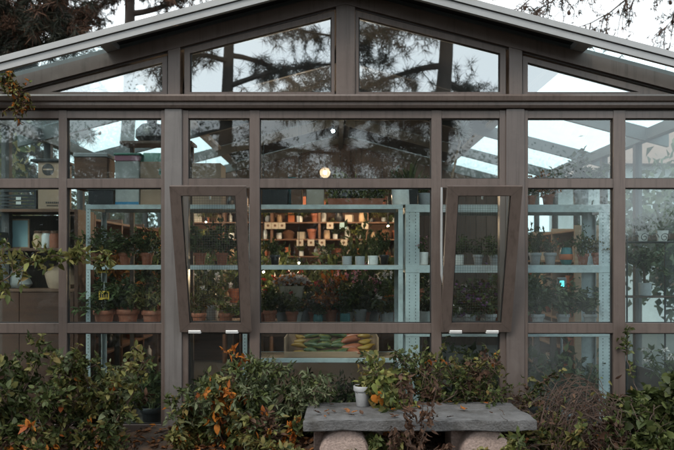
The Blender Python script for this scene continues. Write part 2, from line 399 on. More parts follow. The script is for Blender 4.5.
def blade(name, L, Wd, mat, curl=.35, fold=.25, n=7):
    """one broad leaf along +x with a pointed tip, a midrib fold, a curl and a stalk"""
    m = MB(); rows_ = []
    for i in range(n + 1):
        t = i / n; wv = Wd * .5 * (math.sin(math.pi * min(1, t ** .72)) ** .8 if 0 < t < 1 else 0.0) + .0006
        x = L * t; zc = -curl * L * t * t
        wob = .012 * math.sin(t * 17 + L * 90)
        rows_.append([(x, wv, zc + fold * wv + wob * .4), (x, 0, zc), (x, -wv, zc + fold * wv * .8 - wob * .4)])
    vs = [p for r_ in rows_ for p in r_]; fs = []
    for i in range(n):
        for k in range(2): fs.append((3 * i + k, 3 * i + k + 1, 3 * i + k + 4, 3 * i + k + 3))
    m.add(vs, fs); m.add([(-.03, .001, .004), (-.03, -.001, .004), (0, -.001, 0), (0, .001, 0)], [(0, 1, 2, 3)])
    return m.mesh(name, mat, smooth=True)
def walk(p, d, length, n, rng, jit=0.25, grav=0.0):
    """wandering stem path"""
    p = Vector(p); d = Vector(d).normalized(); out = [p.copy()]
    for i in range(n):
        d = (d + Vector(rng.normal(size=3)) * jit / math.sqrt(n) * 2 + Vector((0, 0, grav)) / n).normalized()
        p = p + d * (length / n); out.append(p.copy())
    return out

# ------------------------------------------------------------------ ground
mb = MB(); mb.box(-300, 300, -300, 300, 0.0, 0.15)
g = mb.build('ground', 'ground', kind='structure')
mb = MB(); mb.box(FX(-48), FX(738), 0.06, 8.05, 0.12, 0.20)
mb.build('floor', 'concrete', kind='structure')
# planting bed: heaped towards the glass
nx, ny = 90, 30
rng0 = np.random.default_rng(3)
def bedz(x, y):
    t = min(1, max(0, (y + 2.4) / 2.3))
    edge = min(1, (4.6 - abs(x)) / 0.7)
    return 0.10 + max(0, edge) * (0.06 + 0.20 * t + 0.025 * math.sin(x * 3.1 + y * 2) + 0.02 * math.sin(x * 7.7 - y * 5))
vs = []; fs = []
for j in range(ny + 1):
    for i in range(nx + 1):
        x = -4.6 + 9.2 * i / nx; y = -2.4 + 2.33 * j / ny
        vs.append((x, y, bedz(x, y) + float(rng0.normal()) * 0.008))
for j in range(ny):
    for i in range(nx):
        a = j * (nx + 1) + i; fs.append((a, a + 1, a + nx + 2, a + nx + 1))
mb = MB(); mb.add(vs, fs); mb.build('planting_bed', 'earth', smooth=True, kind='structure')

# ------------------------------------------------------------------ greenhouse
CX = FX(345)
gh = empty('greenhouse', (CX, 0, 0.15), 'brown metal framed glass greenhouse with low gabled roof and two tilted windows', 'greenhouse')
SL = 0.262
HALF = 395 * S
def barx(name, px0, px1, py0, py1, y0, y1, mat='paint', bev=0.003, parent=gh):
    m = MB(); m.box(FX(px0), FX(px1), y0, y1, FZ(py1), FZ(py0), bev); return m.build(name, mat, parent)
X0, X1 = -50, 740
YV, YH, YB = -0.036, -0.030, 0.055
# posts
for a, b in ((166, 183), (505, 523)):
    barx('post', a, b, 110, 462, -0.055, 0.08, 'post_sky_sheen' if a < 300 else 'paint_post')
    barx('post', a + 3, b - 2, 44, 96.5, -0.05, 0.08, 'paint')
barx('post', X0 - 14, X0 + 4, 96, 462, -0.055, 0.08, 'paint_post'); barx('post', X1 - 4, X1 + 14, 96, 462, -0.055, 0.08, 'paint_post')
barx('king_post', 336, 355, -3, 96.5, -0.05, 0.08, 'paint')
# cross beam with stepped gutter profile
m = MB()
z = lambda py: FZ(py)
m.extx([(-0.02, z(110)), (-0.075, z(109.5)), (-0.09, z(107)), (-0.09, z(104.5)), (-0.115, z(103.2)), (-0.125, z(99)), (-0.115, z(97)), (-0.05, z(95.8)), (0.08, z(95.8)), (0.08, z(110))], FX(X0 - 22), FX(X1 + 22))
m.build('cross_beam', 'paint', gh)
m = MB(); m.box(FX(X0 - 20), FX(X1 + 20), -0.018, 0.07, z(114), z(110.3)); m.build('painted_shade_strip', 'paint_dark', gh)  # dark strip painted in for the shade under the beam
# mullions of the bays
VERT = {'left': (X0 + 4, 60, 68.5, 162, 166), 'mid': None}
mull = [(60, 68), (162, 166.5), (182.5, 189), (250, 260), (431, 441), (499, 505.5), (522.5, 527), (612, 624)]
for a, b in mull:
    barx('mullion', a, b, 111, 436, YV, YB)
bays = [(X0 + 3, 166), (183, 505), (523, X1 - 3)]
rows = [(111.5, 119), (179, 188.3), (323, 333), (424, 436)]
for b0, b1 in bays:
    for r0, r1 in rows:
        barx('transom', b0, b1, r0, r1, YH, YB - 0.004)
    barx('sill', b0 - 1, b1 + 1, 436, 440, -0.07, YB - 0.002)
    barx('base_panel', b0, b1, 440, 463, -0.02, YB - 0.006, 'paint_dark')
cells_x = [(X0 + 4, 60), (68, 162), (189, 250), (260, 431), (441, 499), (527, 612), (624, X1 - 4)]
cells_z = [(119, 179), (188.3, 323), (333, 424)]
def rect(a, b, c, d): return [(FX(a), FZ(d)), (FX(b), FZ(d)), (FX(b), FZ(c)), (FX(a), FZ(c))]
for i, (a, b) in enumerate(cells_x):
    for j, (c, d) in enumerate(cells_z):
        if j == 1 and i in (2, 4): continue
        m = MB(); m.ring(rect(a - .05, b + .05, c - .05, d + .05), rect(a + .9, b - .9, c + .9, d - .9), -0.006, 0.02); m.build('gasket', 'rubber', gh)
        m = MB(); m.box(FX(a) - .004, FX(b) + .004, 0.004, 0.010, FZ(d) - .004, FZ(c) + .004)
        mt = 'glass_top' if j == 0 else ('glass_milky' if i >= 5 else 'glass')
        m.build('pane', mt, gh)
# gable panes with their own sashes, both sides
def mir(pts): return [(690 - p[0], p[1]) for p in pts][::-1]
def w2(pts): return [(FX(p[0]), FZ(p[1])) for p in pts]
trap_o = [(185, 95.6), (334.6, 95.6), (334.6, 11.5), (185, 49.5)]
trap_i = [(190.5, 92.6), (331.5, 92.6), (331.5, 18), (190.5, 54)]
tri_o = [(16, 95.6), (168, 95.6), (168, 56.5)]
tri_i = [(52, 92.6), (163, 92.6), (163, 63)]
def shr(pts, f):
    cx = sum(p[0] for p in pts) / len(pts); cz = sum(p[1] for p in pts) / len(pts)
    return [(cx + (p[0] - cx) * f, cz + (p[1] - cz) * f) for p in pts]
for o_, i_ in ((trap_o, trap_i), (tri_o, tri_i), (mir(trap_o), mir(trap_i)), (mir(tri_o), mir(tri_i))):
    m = MB(); m.ring(w2(o_), w2(i_), -0.028, 0.05); m.build('sash', 'paint', gh)
    m = MB(); m.ring(w2(shr(i_, 1.003)), w2(shr(i_, 0.985)), -0.006, 0.02); m.build('gasket', 'rubber', gh)
    m = MB(); m.prism(w2(shr(i_, 1.02)), 0.004, 0.010); m.build('pane', 'glass_gable', gh)
# gable rafters of the front
TOPZ = FZ(-7.6); DR = 13.6 * S
def roofz(dx): return TOPZ - SL * abs(dx)
for s_ in (-1, 1):
    m = MB(); e = HALF + 0.05
    m.prism([(CX + s_ * 0.001, TOPZ), (CX + s_ * 0.001, TOPZ - DR), (CX + s_ * e, roofz(e) - DR), (CX + s_ * e, roofz(e))], -0.058, 0.085)
    m.build('gable_rafter', 'paint', gh)
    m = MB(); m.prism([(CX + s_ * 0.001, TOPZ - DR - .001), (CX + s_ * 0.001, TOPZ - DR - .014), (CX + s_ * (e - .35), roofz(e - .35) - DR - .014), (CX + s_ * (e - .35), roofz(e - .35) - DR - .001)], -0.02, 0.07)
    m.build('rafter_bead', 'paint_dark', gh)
# roof
OV, DEP = -0.36, 8.0
EAVE = HALF + 0.22
RT = 0.02
def slopebar(m, s_, a, b, y0, y1, lo, hi):
    """bar on one roof slope from a to b (metres from the ridge), lo..hi above the rafter-top line"""
    m.prism([(CX + s_ * a, roofz(a) + lo), (CX + s_ * b, roofz(b) + lo), (CX + s_ * b, roofz(b) + hi), (CX + s_ * a, roofz(a) + hi)], y0, y1)
bay_y = [OV + 0.03, 0.03, 1.9, 3.8, 5.7, 7.6]
MID = 0.55 * EAVE
for s_ in (-1, 1):
    # fascia: two aluminium strips with a dark groove between
    m = MB(); slopebar(m, s_, 0.0, EAVE, OV - 0.012, OV + 0.03, -0.034, 0.024); m.build('fascia_strip', 'alu', gh)
    m = MB(); slopebar(m, s_, 0.0, EAVE, OV - 0.004, OV + 0.028, 0.024, 0.031); m.build('fascia_groove', 'rubber', gh)
    m = MB(); slopebar(m, s_, 0.0, EAVE, OV - 0.03, OV + 0.03, 0.031, 0.083); m.build('fascia_strip', 'alu', gh)
    for k, y in enumerate(bay_y):
        if k == 0: continue
        m = MB(); slopebar(m, s_, 0.03, EAVE, y - 0.03, y + 0.03, -0.10 if k > 1 else 0.0, 0.058); m.build('roof_rafter', 'rafter_grey', gh)
    for q in (0.10, MID, EAVE - 0.16):
        m = MB(); slopebar(m, s_, q - 0.05, q + 0.05, OV + 0.031, DEP, 0.003, 0.052); m.build('purlin', 'alu' if q == MID else 'rafter_grey', gh)
    for k in range(len(bay_y)):
        y0 = bay_y[k] + (0.035 if k else 0.002); y1 = (bay_y[k + 1] if k + 1 < len(bay_y) else DEP) - 0.035
        gap = 0.15 if k in (4, 5) else 0.0
        m = MB(); slopebar(m, s_, 0.02, MID - 0.02, y0 + gap - (0.032 if k and not gap else 0), y1 + 0.033, 0.064, 0.082); m.build('roof_panel', 'soffit', gh)
        if gap:
            m = MB(); slopebar(m, s_, 0.02, MID - 0.02, y0, y0 + gap - .002, 0.066, 0.074); m.build('roof_pane', 'glass_roof', gh)
        m = MB(); slopebar(m, s_, MID - 0.015, EAVE - 0.01, y0 - .03 * (k > 0), y1 + .03, 0.066, 0.074); m.build('roof_pane', 'glass' if k == 0 else 'glass_roof', gh)
m = MB(); m.prism([(CX - .12, TOPZ + .085), (CX + .12, TOPZ + .085), (CX, TOPZ + .15)], OV - .02, DEP + .05); m.build('ridge_cap', 'alu', gh)
m = MB(); m.box(CX - .04, CX + .04, 0.1, DEP, TOPZ - .16, TOPZ + .04); m.build('ridge_beam', 'rafter_grey', gh)
# side walls
SIDE_Y = [1.12, 2.22, 3.32, 4.42, 5.52, 6.62, 7.72]
for s_ in (-1, 1):
    xw = CX + s_ * HALF
    m = MB(); m.box(xw - .05, xw + .05, 0.09, DEP, z(104), z(90)); m.build('eave_beam', 'rafter_grey', gh)
    for k, y in enumerate(SIDE_Y):
        m = MB(); m.box(xw - .04, xw + .04, y - .04, y + .04, 0.2, z(104)); m.build('side_post', 'paint_dark', gh)
    for zz in (0.6, 2.15):
        m = MB(); m.box(xw - .03, xw + .03, 0.09, DEP, zz - .03, zz + .03); m.build('side_rail', 'paint_dark', gh)
    m = MB(); m.box(xw - .025, xw + .025, 0.09, DEP, 0.15, 0.57); m.build('side_base', 'paint_dark', gh)
    ys = [0.09] + SIDE_Y + [DEP]
    for k in range(len(ys) - 1):
        for z0, z1 in ((0.63, 2.12), (2.18, z(104))):
            m = MB(); m.box(xw - .004, xw + .004, ys[k] + .035, ys[k + 1] - .035, z0 - .01, z1 + .01); m.build('side_pane', 'glass_side', gh)
# plank back wall
npl = 34
for i in range(npl):
    xa = CX - HALF + 2 * HALF * i / npl; xb = CX - HALF + 2 * HALF * (i + 1) / npl
    zt = roofz(max(abs(xa - CX), abs(xb - CX))) + 0.03
    m = MB(); m.box(xa + .004, xb - .004, DEP + (i % 3) * 0.004, DEP + .03 + (i % 3) * 0.004, 0.15, zt); m.build('back_plank', 'wood_dark', gh)
m = MB(); m.prism([(CX - HALF, 0.15), (CX + HALF, 0.15), (CX + HALF, roofz(HALF)), (CX, TOPZ), (CX - HALF, roofz(HALF))], DEP + .05, DEP + .08); m.build('back_wall', 'soffit', gh)

# tilted windows, hinged at the bottom
def casement(x0, x1, mirror):
    cw = inst('casement_window', None) if False else None
    zb, zt = FZ(329.5), FZ(329.5) + 1.315
    xa, xb = FX(x0), FX(x1); t = 0.09
    ang = math.asin(0.405 / 1.315)
    Mx = Matrix.Translation((0, -0.042, zb)) @ Matrix.Rotation(ang, 4, 'X') @ Matrix.Translation((0, 0, -zb))
    m = MB(); m.ring([(xa, zb), (xb, zb), (xb, zt), (xa, zt)], [(xa + t, zb + .085), (xb - t, zb + .085), (xb - t, zt - .078), (xa + t, zt - .078)], -0.05, 0.0)
    m.v = [tuple(Mx @ Vector(v)) for v in m.v]
    root = m.build('casement_window', 'paint', gh)
    root['label'] = 'top-opening window frame tilted outward on bottom hinges'
    def sub(name, mm, mat, tr=True):
        if tr: mm.v = [tuple(Mx @ Vector(v)) for v in mm.v]
        return mm.build(name, mat, root)
    m = MB(); m.ring([(xa + t - .004, zb + .081), (xb - t + .004, zb + .081), (xb - t + .004, zt - .074), (xa + t - .004, zt - .074)],
                     [(xa + t + .008, zb + .093), (xb - t - .008, zb + .093), (xb - t - .008, zt - .086), (xa + t + .008, zt - .086)], -0.036, -0.014)
    sub('gasket', m, 'rubber')
    m = MB(); m.box(xa + t - .01, xb - t + .01, -0.030, -0.024, zb + .075, zt - .068); sub('pane', m, 'glass')
    for hx in (0.21, 0.73):
        hx = xa + (xb - xa) * hx
        m = MB(); m.box(hx - .055, hx + .055, -0.104, -0.034, zb - .026, zb - .006, .003); m.tube([(hx - .053, -0.104, zb - .006), (hx + .053, -0.104, zb - .006)], 0.008, 8)
        sub('hinge', m, 'zinc', False)
    for sx_ in (xa + .03, xb - .03):
        q0 = Vector((sx_, -0.012, zb + .62)); q1 = Mx @ Vector((sx_, 0.0, zb + .80))
        m = MB(); m.tube([q0, q0.lerp(q1, .5), q1], .007, 6); m.build('stay_arm', 'zinc', root)
    m = MB(); hx = (xa + xb) / 2; m.box(hx - .02, hx + .02, .001, .014, zt - .06, zt - .02, .002); m.tube([(hx, .014, zt - .04), (hx, .04, zt - .045), (hx, .045, zt - .13)], .008, 8); sub('latch_handle', m, 'zinc')
    for cx_, cz_ in ((xa + .012, zt - .012), (xb - .012, zt - .012), (xa + .012, zb + .012), (xb - .012, zb + .012)):
        sx_ = 1 if cx_ < hx else -1; sz_ = 1 if cz_ < (zb + zt) / 2 else -1
        m = MB(); m.add([(cx_ - sx_ * .0105, -.0507, cz_ - sz_ * .0105 + .0008), (cx_ - sx_ * .0105, -.0507, cz_ - sz_ * .0105 - .0008), (cx_ + sx_ * .076, -.0507, cz_ + sz_ * .067 - .0008), (cx_ + sx_ * .076, -.0507, cz_ + sz_ * .067 + .0008)], [(0, 1, 2, 3)]); sub('mitre_joint', m, 'rubber')
    # insect screen in the fixed opening behind
    ox0, ox1, oz0, oz1 = (FX(189), FX(250), FZ(323), FZ(188.5)) if x0 < 300 else (FX(441), FX(499), FZ(323), FZ(188.5))
    m = MB(); wv = 0.0008; q = ox0
    while q < ox1:
        m.box(q - wv, q + wv, 0.034, 0.0356, oz0, oz1); q += 0.0225
    q = oz0
    while q < oz1:
        m.box(ox0, ox1, 0.0358, 0.0374, q - wv, q + wv); q += 0.0225
    sub('insect_screen', m, 'paint_dark', False)
    return root, Mx, zt
cl, Mx, zt = casement(182, 252.6, False)
cr_, Mx, zt = casement(439.4, 508.6, True)
m = MB(); m.tube([P(441.5, 187.5, -0.03), P(441.5, 215, -0.05), P(441.3, 250, -0.06), P(441.5, 275, -0.07), P(443.5, 284, -0.075)], 0.011, 8)
m.build('stay_rod', 'alu', cr_, smooth=True)
for xx in (FX(247), ):
    m = MB(); m.tube([(xx, -0.02, FZ(197)), (xx, -0.09, FZ(252))], 0.006, 6); m.build('stay_rod', 'alu', cl)

# ------------------------------------------------------------------ plants in pots (prototype meshes, copied as objects)
POTS = {}
def pot_mesh(style, mat):
    key = (style, mat)
    if key in POTS: return POTS[key]
    m = MB()
    if style == 'taper':      # flower pot with a rim; height 1, top radius .5
        m.lathe([(.0, 0), (.34, 0), (.36, .02), (.455, .74), (.51, .745), (.53, .78), (.53, .97), (.51, 1.0), (.47, .99), (.45, .86), (.0, .86)], 18)
    elif style == 'round':
        m.lathe([(.0, 0), (.32, 0), (.44, .12), (.53, .4), (.53, .62), (.47, .86), (.43, .93), (.44, 1.0), (.40, 1.0), (.38, .88), (.0, .86)], 18)
    elif style == 'straight':
        m.lathe([(.0, 0), (.43, 0), (.46, .03), (.49, .95), (.48, 1.0), (.44, 1.0), (.43, .88), (.0, .86)], 18)
    elif style == 'square':
        m.add([(-.36, -.36, 0), (.36, -.36, 0), (.36, .36, 0), (-.36, .36, 0), (-.48, -.48, 1), (.48, -.48, 1), (.48, .48, 1), (-.48, .48, 1),
               (-.43, -.43, 1), (.43, -.43, 1), (.43, .43, 1), (-.43, .43, 1), (-.42, -.42, .86), (.42, -.42, .86), (.42, .42, .86), (-.42, .42, .86)],
              [(0, 3, 2, 1), (0, 1, 5, 4), (1, 2, 6, 5), (2, 3, 7, 6), (3, 0, 4, 7), (4, 5, 9, 8), (5, 6, 10, 9), (6, 7, 11, 10), (7, 4, 8, 11),
               (8, 9, 13, 12), (9, 10, 14, 13), (10, 11, 15, 14), (11, 8, 12, 15), (12, 13, 14, 15)])
    POTS[key] = m.mesh('pot', mat, smooth=(style != 'square'))
    return POTS[key]
m = MB(); m.lathe([(0, .855), (.43, .865), (.3, .9), (.0, .92)], 14); SOIL = m.mesh('soil', 'soil', smooth=True)

PLANTS = {}
def plant_meshes(kind, leaf, seed, flower=None):
    """unit plant: root at 0, height 1; returns list of (part name, mesh)"""
    key = (kind, leaf, seed, flower)
    if key in PLANTS: return PLANTS[key]
    rng = np.random.default_rng(seed * 7 + len(kind)); st = MB(); Pp = []; Dd = []; Ls = []; fl = []
    out = []
    if kind in ('bushy', 'low', 'flower', 'trail'):
        nst = {'bushy': 12, 'low': 14, 'flower': 12, 'trail': 16}[kind]
        for i in range(nst):
            a = rng.uniform(0, 6.28); lean = rng.uniform(0.1, 1.0) if kind != 'trail' else rng.uniform(.5, 1.4)
            d = Vector((math.cos(a) * lean, math.sin(a) * lean, 1.0))
            ln = rng.uniform(.6, 1.0)
            pth = walk((rng.normal() * .05, rng.normal() * .05, 0), d, ln, 6, rng, .2, -0.2 if kind != 'trail' else -2.6)
            st.tube(pth, [.016, .014, .012, .01, .008, .006, .004], 4)
            for q in range(2, 7):
                for _ in range(6 if kind != 'flower' else 4):
                    p = pth[q] + Vector(rng.normal(size=3)) * .05
                    dd = (pth[q] - pth[q - 1]).normalized() * .4 + Vector(rng.normal(size=3)) * .8
                    Pp.append(p); Dd.append(dd); Ls.append(rng.uniform(.09, .2))
            if flower: fl.append(pth[-1])
    elif kind == 'sword':
        for i in range(11):
            a = rng.uniform(0, 6.28); lean = rng.uniform(.1, .9); ln = rng.uniform(.6, 1.05)
            pth = walk((0, 0, 0), (math.cos(a) * lean, math.sin(a) * lean, 1), ln, 5, rng, .06, -.6)
            d = Vector((-math.sin(a), math.cos(a), 0)); ws = [.035, .05, .045, .035, .02, .002]
            b = []
            for q, p in enumerate(pth): b += [p + d * ws[q], p - d * ws[q]]
            st.add(b, [(2 * q, 2 * q + 1, 2 * q + 3, 2 * q + 2) for q in range(5)])
    elif kind == 'tree':
        pth = walk((0, 0, 0), (0, 0, 1), .55, 5, rng, .08); st.tube(pth, .025, 6)
        for i in range(16):
            a = rng.uniform(0, 6.28); d = (math.cos(a), math.sin(a), rng.uniform(-.1, 1.1))
            p2 = walk(pth[-1 - (i % 2)], d, rng.uniform(.25, .48), 5, rng, .3); st.tube(p2, .01, 4)
            for q in range(1, 6):
                for _ in range(7): Pp.append(p2[q] + Vector(rng.normal(size=3)) * .04); Dd.append(Vector(rng.normal(size=3)) + Vector((0, 0, -.3))); Ls.append(rng.uniform(.07, .15))
    if kind == 'sword':
        out.append(('leaf_blades', st.mesh('leaf_blades', leaf)))
    else:
        out.append(('stems', st.mesh('stems', 'greenstem' if kind != 'tree' else 'twig')))
        Ls = np.array(Ls); out.append(('foliage', leaves([tuple(p) for p in Pp], [tuple(d) for d in Dd], Ls, Ls * .55, rng, leaf)))
    if fl:
        PP = []; DD = []
        for p in fl:
            for _ in range(10): PP.append(tuple(p + Vector(rng.normal(size=3)) * .02)); DD.append(tuple(Vector(rng.normal(size=3)) + Vector((0, 0, .6))))
        out.append(('petals', leaves(PP, DD, .075, .06, rng, flower, name='petals')))
    PLANTS[key] = out
    return out

def potted(loc, poth, planth, label, pot=('taper', 'terracotta'), kind='bushy', leaf='leaf_mid', seed=1, flower=None, group=None, name='potted_plant', potw=1.0, spread=1.0, rz=None):
    r = empty(name, loc, label, 'plant', group, rz if rz is not None else seed * 1.7)
    inst('pot', pot_mesh(*pot), r, scale=(poth * potw, poth * potw, poth))
    inst('soil', SOIL, r, scale=(poth * potw, poth * potw, poth))
    rv = random.Random(seed * 13 + int(loc[0] * 100)); hv = rv.uniform(.72, 1.22); sv = rv.uniform(.8, 1.2) * spread; tl = (rv.uniform(-.16, .16), rv.uniform(-.16, .16), rv.uniform(0, 6))
    for nm, me in plant_meshes(kind, 'leaf_in_lit' if leaf == 'leaf_dark' else leaf, seed, flower):
        inst(nm, me, r, loc=(0, 0, poth * .86), rot=tl, scale=(planth * sv, planth * sv, planth * hv))
    return r

# ------------------------------------------------------------------ steel racks behind the glass
RY0, RY1 = 0.45, 0.95
ZLOW, ZMID, ZTOP = P(0, 329, RY0).z, P(0, 265, RY0).z, P(0, 204.5, RY0).z
def rack(px0, px1, levels, label, wide, holes=True, post_w=0.05, low_z=None, beam_h=0.045):
    xa, xb = PX(px0, RY0), PX(px1, RY0)
    r = empty('storage_rack', ((xa + xb) / 2, (RY0 + RY1) / 2, 0.2), label, 'rack', 'steel racks behind the front glass')
    top = levels[-1] + 0.002
    for x, sgn in ((xa, 1), (xb, -1)):
        for y, sy in ((RY0, 1), (RY1, -1)):
            m = MB(); w_ = post_w
            xo = (x, x + sgn * w_)
            m.box(min(xo), max(xo), min(y, y + sy * .004), max(y, y + sy * .004), 0.2, top)
            xi = (x, x + sgn * .004); m.box(min(xi), max(xi), min(y + sy * .0045, y + sy * .05), max(y + sy * .0045, y + sy * .05), 0.2, top)
            pst = m.build('rack_post', 'steel', r)
            if holes and sy == 1:
                m = MB(); zz = 0.3
                while zz < top - .03:
                    for hx in ((.28, .72) if w_ > .08 else (.5,)):
                        c = x + sgn * w_ * hx
                        m.box(c - .003, c + .003, y - .0012, y + .0005, zz - .006, zz + .006)
                    zz += 0.032
                m.build('punched_slots', 'hole', pst)
    for lv in levels:
        for y in (RY0 - .003, RY1 - .005):
            m = MB(); m.box(xa + .001, xb - .001, y, y + .008, lv - beam_h, lv - .001, .002); m.build('shelf_beam', 'steel', r)
        for x in (xa + .006, xb - .03):
            m = MB(); m.box(x, x + .024, RY0 + .012, RY1 - .012, lv - beam_h, lv - .003); m.build('end_beam', 'steel', r)
        for j in range(5):
            q0 = RY0 + .010 + j * .096
            m = MB(); m.box(xa + .008, xb - .008, q0, q0 + .062, lv - .018, lv); m.build('shelf_slat', 'wood_pale', r)
    return r
rack(86, 247, [ZLOW, ZMID, ZTOP], 'galvanised steel rack of potted herbs behind the glass beside the wooden shelf', False, True, .042)
rack(249, 403, [P(0, 358, RY0).z, ZMID, ZTOP], 'pale steel rack with the squash tray on its lower shelf', False, False, .045)
rack(405.5, 613, [ZLOW, ZMID, ZTOP], 'wide blue-grey slotted steel rack with the feather duster on top', True, True, .135, beam_h=.075)

def on(px, y): return PX(px, y)
ROW = 'herb pots standing on the left steel rack'
# left rack: low shelf, mid shelf
spec = [(104, 'first terracotta herb pot from the slotted post on the lower shelf of the left rack', .17, .40),
        (128, 'second terracotta herb pot from the slotted post on the lower shelf of the left rack', .18, .42),
        (152, 'third terracotta herb pot from the slotted post with yellowish tips on the lower shelf', .17, .36)]
for i, (px, lb, ph, hh) in enumerate(spec):
    potted((on(px, .62), .62, ZLOW), ph, hh, lb, seed=i + 2, leaf=('leaf_dark', 'leaf_dark', 'leaf_olive')[i], group=ROW, potw=1.15)
spec = [(101, 'first leafy herb in a terracotta pot on the middle shelf of the left rack'), (125, 'second leafy herb in a terracotta pot on the middle shelf of the left rack'),
        (147, 'third leafy herb in a terracotta pot on the middle shelf of the left rack'), (200, 'terracotta herb pot behind the left insect screen'), (222, 'dark leaved pot behind the left insect screen next to the steel post')]
for i, (px, lb) in enumerate(spec):
    potted((on(px, .6), .60, ZMID), .12, .34, lb, seed=i + 6, leaf=('leaf_mid', 'leaf_dark')[i % 2], group=ROW, spread=1.15)
for i, (px, lb, lf) in enumerate([(199, 'olive bush pot on the lower shelf behind the left tilted window', 'leaf_olive'), (226, 'lime green bush pot on the lower shelf behind the left tilted window', 'leaf_lime')]):
    potted((on(px, .66), .66, ZLOW), .14, .26, lb, seed=i + 12, leaf=lf, group=ROW, spread=1.2)
# price flags in the left rack
for px, py, hgt in ((104, 291, .085), (103, 266.5, .06)):
    c = P(px, py, .5)
    r = empty('price_flag', (c.x, c.y, c.z - hgt), 'yellow price flag hanging %s on the left rack' % ('above the first lower herb pot' if py > 280 else 'just under the middle shelf beam'), 'sign')
    m = MB(); m.box(c.x - .05, c.x + .05, .499, .501, c.z - hgt, c.z); m.build('card', 'yellowtag', r)
    m = MB()
    for j in range(4): m.box(c.x - .04 + j * .022, c.x - .028 + j * .022, .4965, .498, c.z - hgt * .75, c.z - hgt * .3)
    m.build('printed_marks', 'print', r)
    m = MB(); m.tube([(c.x, .502, c.z - .005), (c.x, .502, c.z + .09)], .002, 4); m.build('hook_wire', 'zinc', r)

# ------------------------------------------------------------------ boxes on top of the left rack and the wooden shelf
def carton(px0, px1, py0, py1, y, depth, label, mat='cardboard', flaps=True, z0=None):
    a = P(px0, py1, y); b = P(px1, py0, y); zb = a.z if z0 is None else z0
    r = empty('cardboard_box', ((a.x + b.x) / 2, y + depth / 2, zb), label, 'box')
    m = MB(); m.box(a.x, b.x, y, y + depth, zb, b.z, .004); m.build('carton', mat, r)
    m = MB(); m.box((a.x + b.x) / 2 - .02, (a.x + b.x) / 2 + .02, y + .002, y + depth - .002, b.z + .0005, b.z + .002); m.build('tape', 'wood_pale', r)
    if flaps:
        m = MB(); m.box(a.x, b.x, 0, .004, 0, .12, mat=Matrix.Translation((0, y + .005, b.z)) @ Matrix.Rotation(R(-35), 4, 'X')); m.build('flap', mat, r)
    return r, a, b, zb
# wooden shelf by the left side
wy0, wy1 = 1.0, 1.5
wx0, wx1 = PX(-40, wy0), PX(78, wy0)
ws = empty('wooden_shelf', ((wx0 + wx1) / 2, (wy0 + wy1) / 2, .2), 'brown wooden shelf unit with a panelled lower front beside the left rack', 'shelf')
WZ = [P(0, 326, wy0).z - .5, P(0, 289, wy0).z, P(0, 248, wy0).z, P(0, 209, wy0).z]
for x in (wx0, wx1 - .04):
    m = MB(); m.box(x, x + .04, wy0, wy1, .2, WZ[3] - .001, .002); m.build('upright', 'wood_brown', ws)
for zz in WZ[1:]:
    m = MB(); m.box(wx0 + .041, wx1 - .041, wy0 + .004, wy1 - .03, zz - .03, zz, .002); m.build('shelf_board', 'wood', ws)
m = MB(); m.box(wx0 + .041, wx1 - .041, wy1 - .025, wy1 - .005, .2, WZ[3] - .04); m.build('back_panel', 'wood_dark', ws)
for i in range(2):
    xa = wx0 + .045 + i * (wx1 - wx0 - .09) / 2; xb = xa + (wx1 - wx0 - .1) / 2
    m = MB(); m.box(xa, xb, wy0 + .01, wy0 + .03, .25, WZ[1] - .035, .003); m.build('front_panel', 'wood_brown', ws)
# crate + printed carton on the shelf
a = P(-30, 208.5, 1.05); b = P(36, 190, 1.05)
r = empty('plastic_crate', ((a.x + b.x) / 2, 1.2, WZ[3]), 'black slatted plastic crate on top of the wooden shelf', 'crate')
m = MB(); hgt = b.z - WZ[3]
m.ring([(a.x, WZ[3]), (b.x, WZ[3]), (b.x, b.z), (a.x, b.z)], [(a.x + .02, WZ[3] + .02), (b.x - .02, WZ[3] + .02), (b.x - .02, b.z - .02), (a.x + .02, b.z - .02)], 1.05, 1.07)
m.box(a.x, b.x, 1.0705, 1.4, WZ[3], WZ[3] + .01); m.box(a.x, a.x + .01, 1.0705, 1.4, WZ[3] + .011, b.z); m.box(b.x - .01, b.x, 1.0705, 1.4, WZ[3] + .011, b.z)
m.build('crate_body', 'blackplastic', r)
for j in range(4):
    zz = WZ[3] + .03 + j * .034; m = MB(); m.box(a.x + .02, b.x - .02, 1.054, 1.064, zz, zz + .022); m.build('slat', 'blackplastic', r)
m = MB()
for j in range(2): m.box(PX(16, 1.05), PX(21, 1.05), 1.0485, 1.0495, P(0, 197 + j * 4.5, 1.05).z - .03, P(0, 197 + j * 4.5, 1.05).z)
m.build('sticker', 'ceramic', r)
r, a, b, zb = carton(38, 61, 162, 208.5, 1.02, .3, 'tall tan carton with a round dark emblem and two printed lines', flaps=False, z0=WZ[3] + .001)
cc = P(48, 169.5, 1.018); m = MB()
m.v = []; vs = [(cc.x + .062 * math.cos(q * .2618), 1.0165, cc.z + .062 * math.sin(q * .2618)) for q in range(24)]
m.add(vs, [tuple(range(24))]); m.add([(cc.x - .05, 1.0155, cc.z - .006), (cc.x + .05, 1.0155, cc.z - .006), (cc.x + .05, 1.0155, cc.z + .008), (cc.x - .05, 1.0155, cc.z + .008)], [(0, 1, 2, 3)])
m.m[-1] = 1
m.build('round_emblem', ['print', 'cardboard'], r)
m = MB()
for j in range(7): m.box(P(45 + j * 2, 0, 1.0).x, P(46.3 + j * 2, 0, 1.0).x, 1.0165, 1.019, P(0, 203.3, 1.0).z, P(0, 201.5, 1.0).z)
for j in range(9): m.box(P(46 + j * 1.3, 0, 1.0).x, P(46.8 + j * 1.3, 0, 1.0).x, 1.0165, 1.019, P(0, 205.8, 1.0).z, P(0, 204.9, 1.0).z)
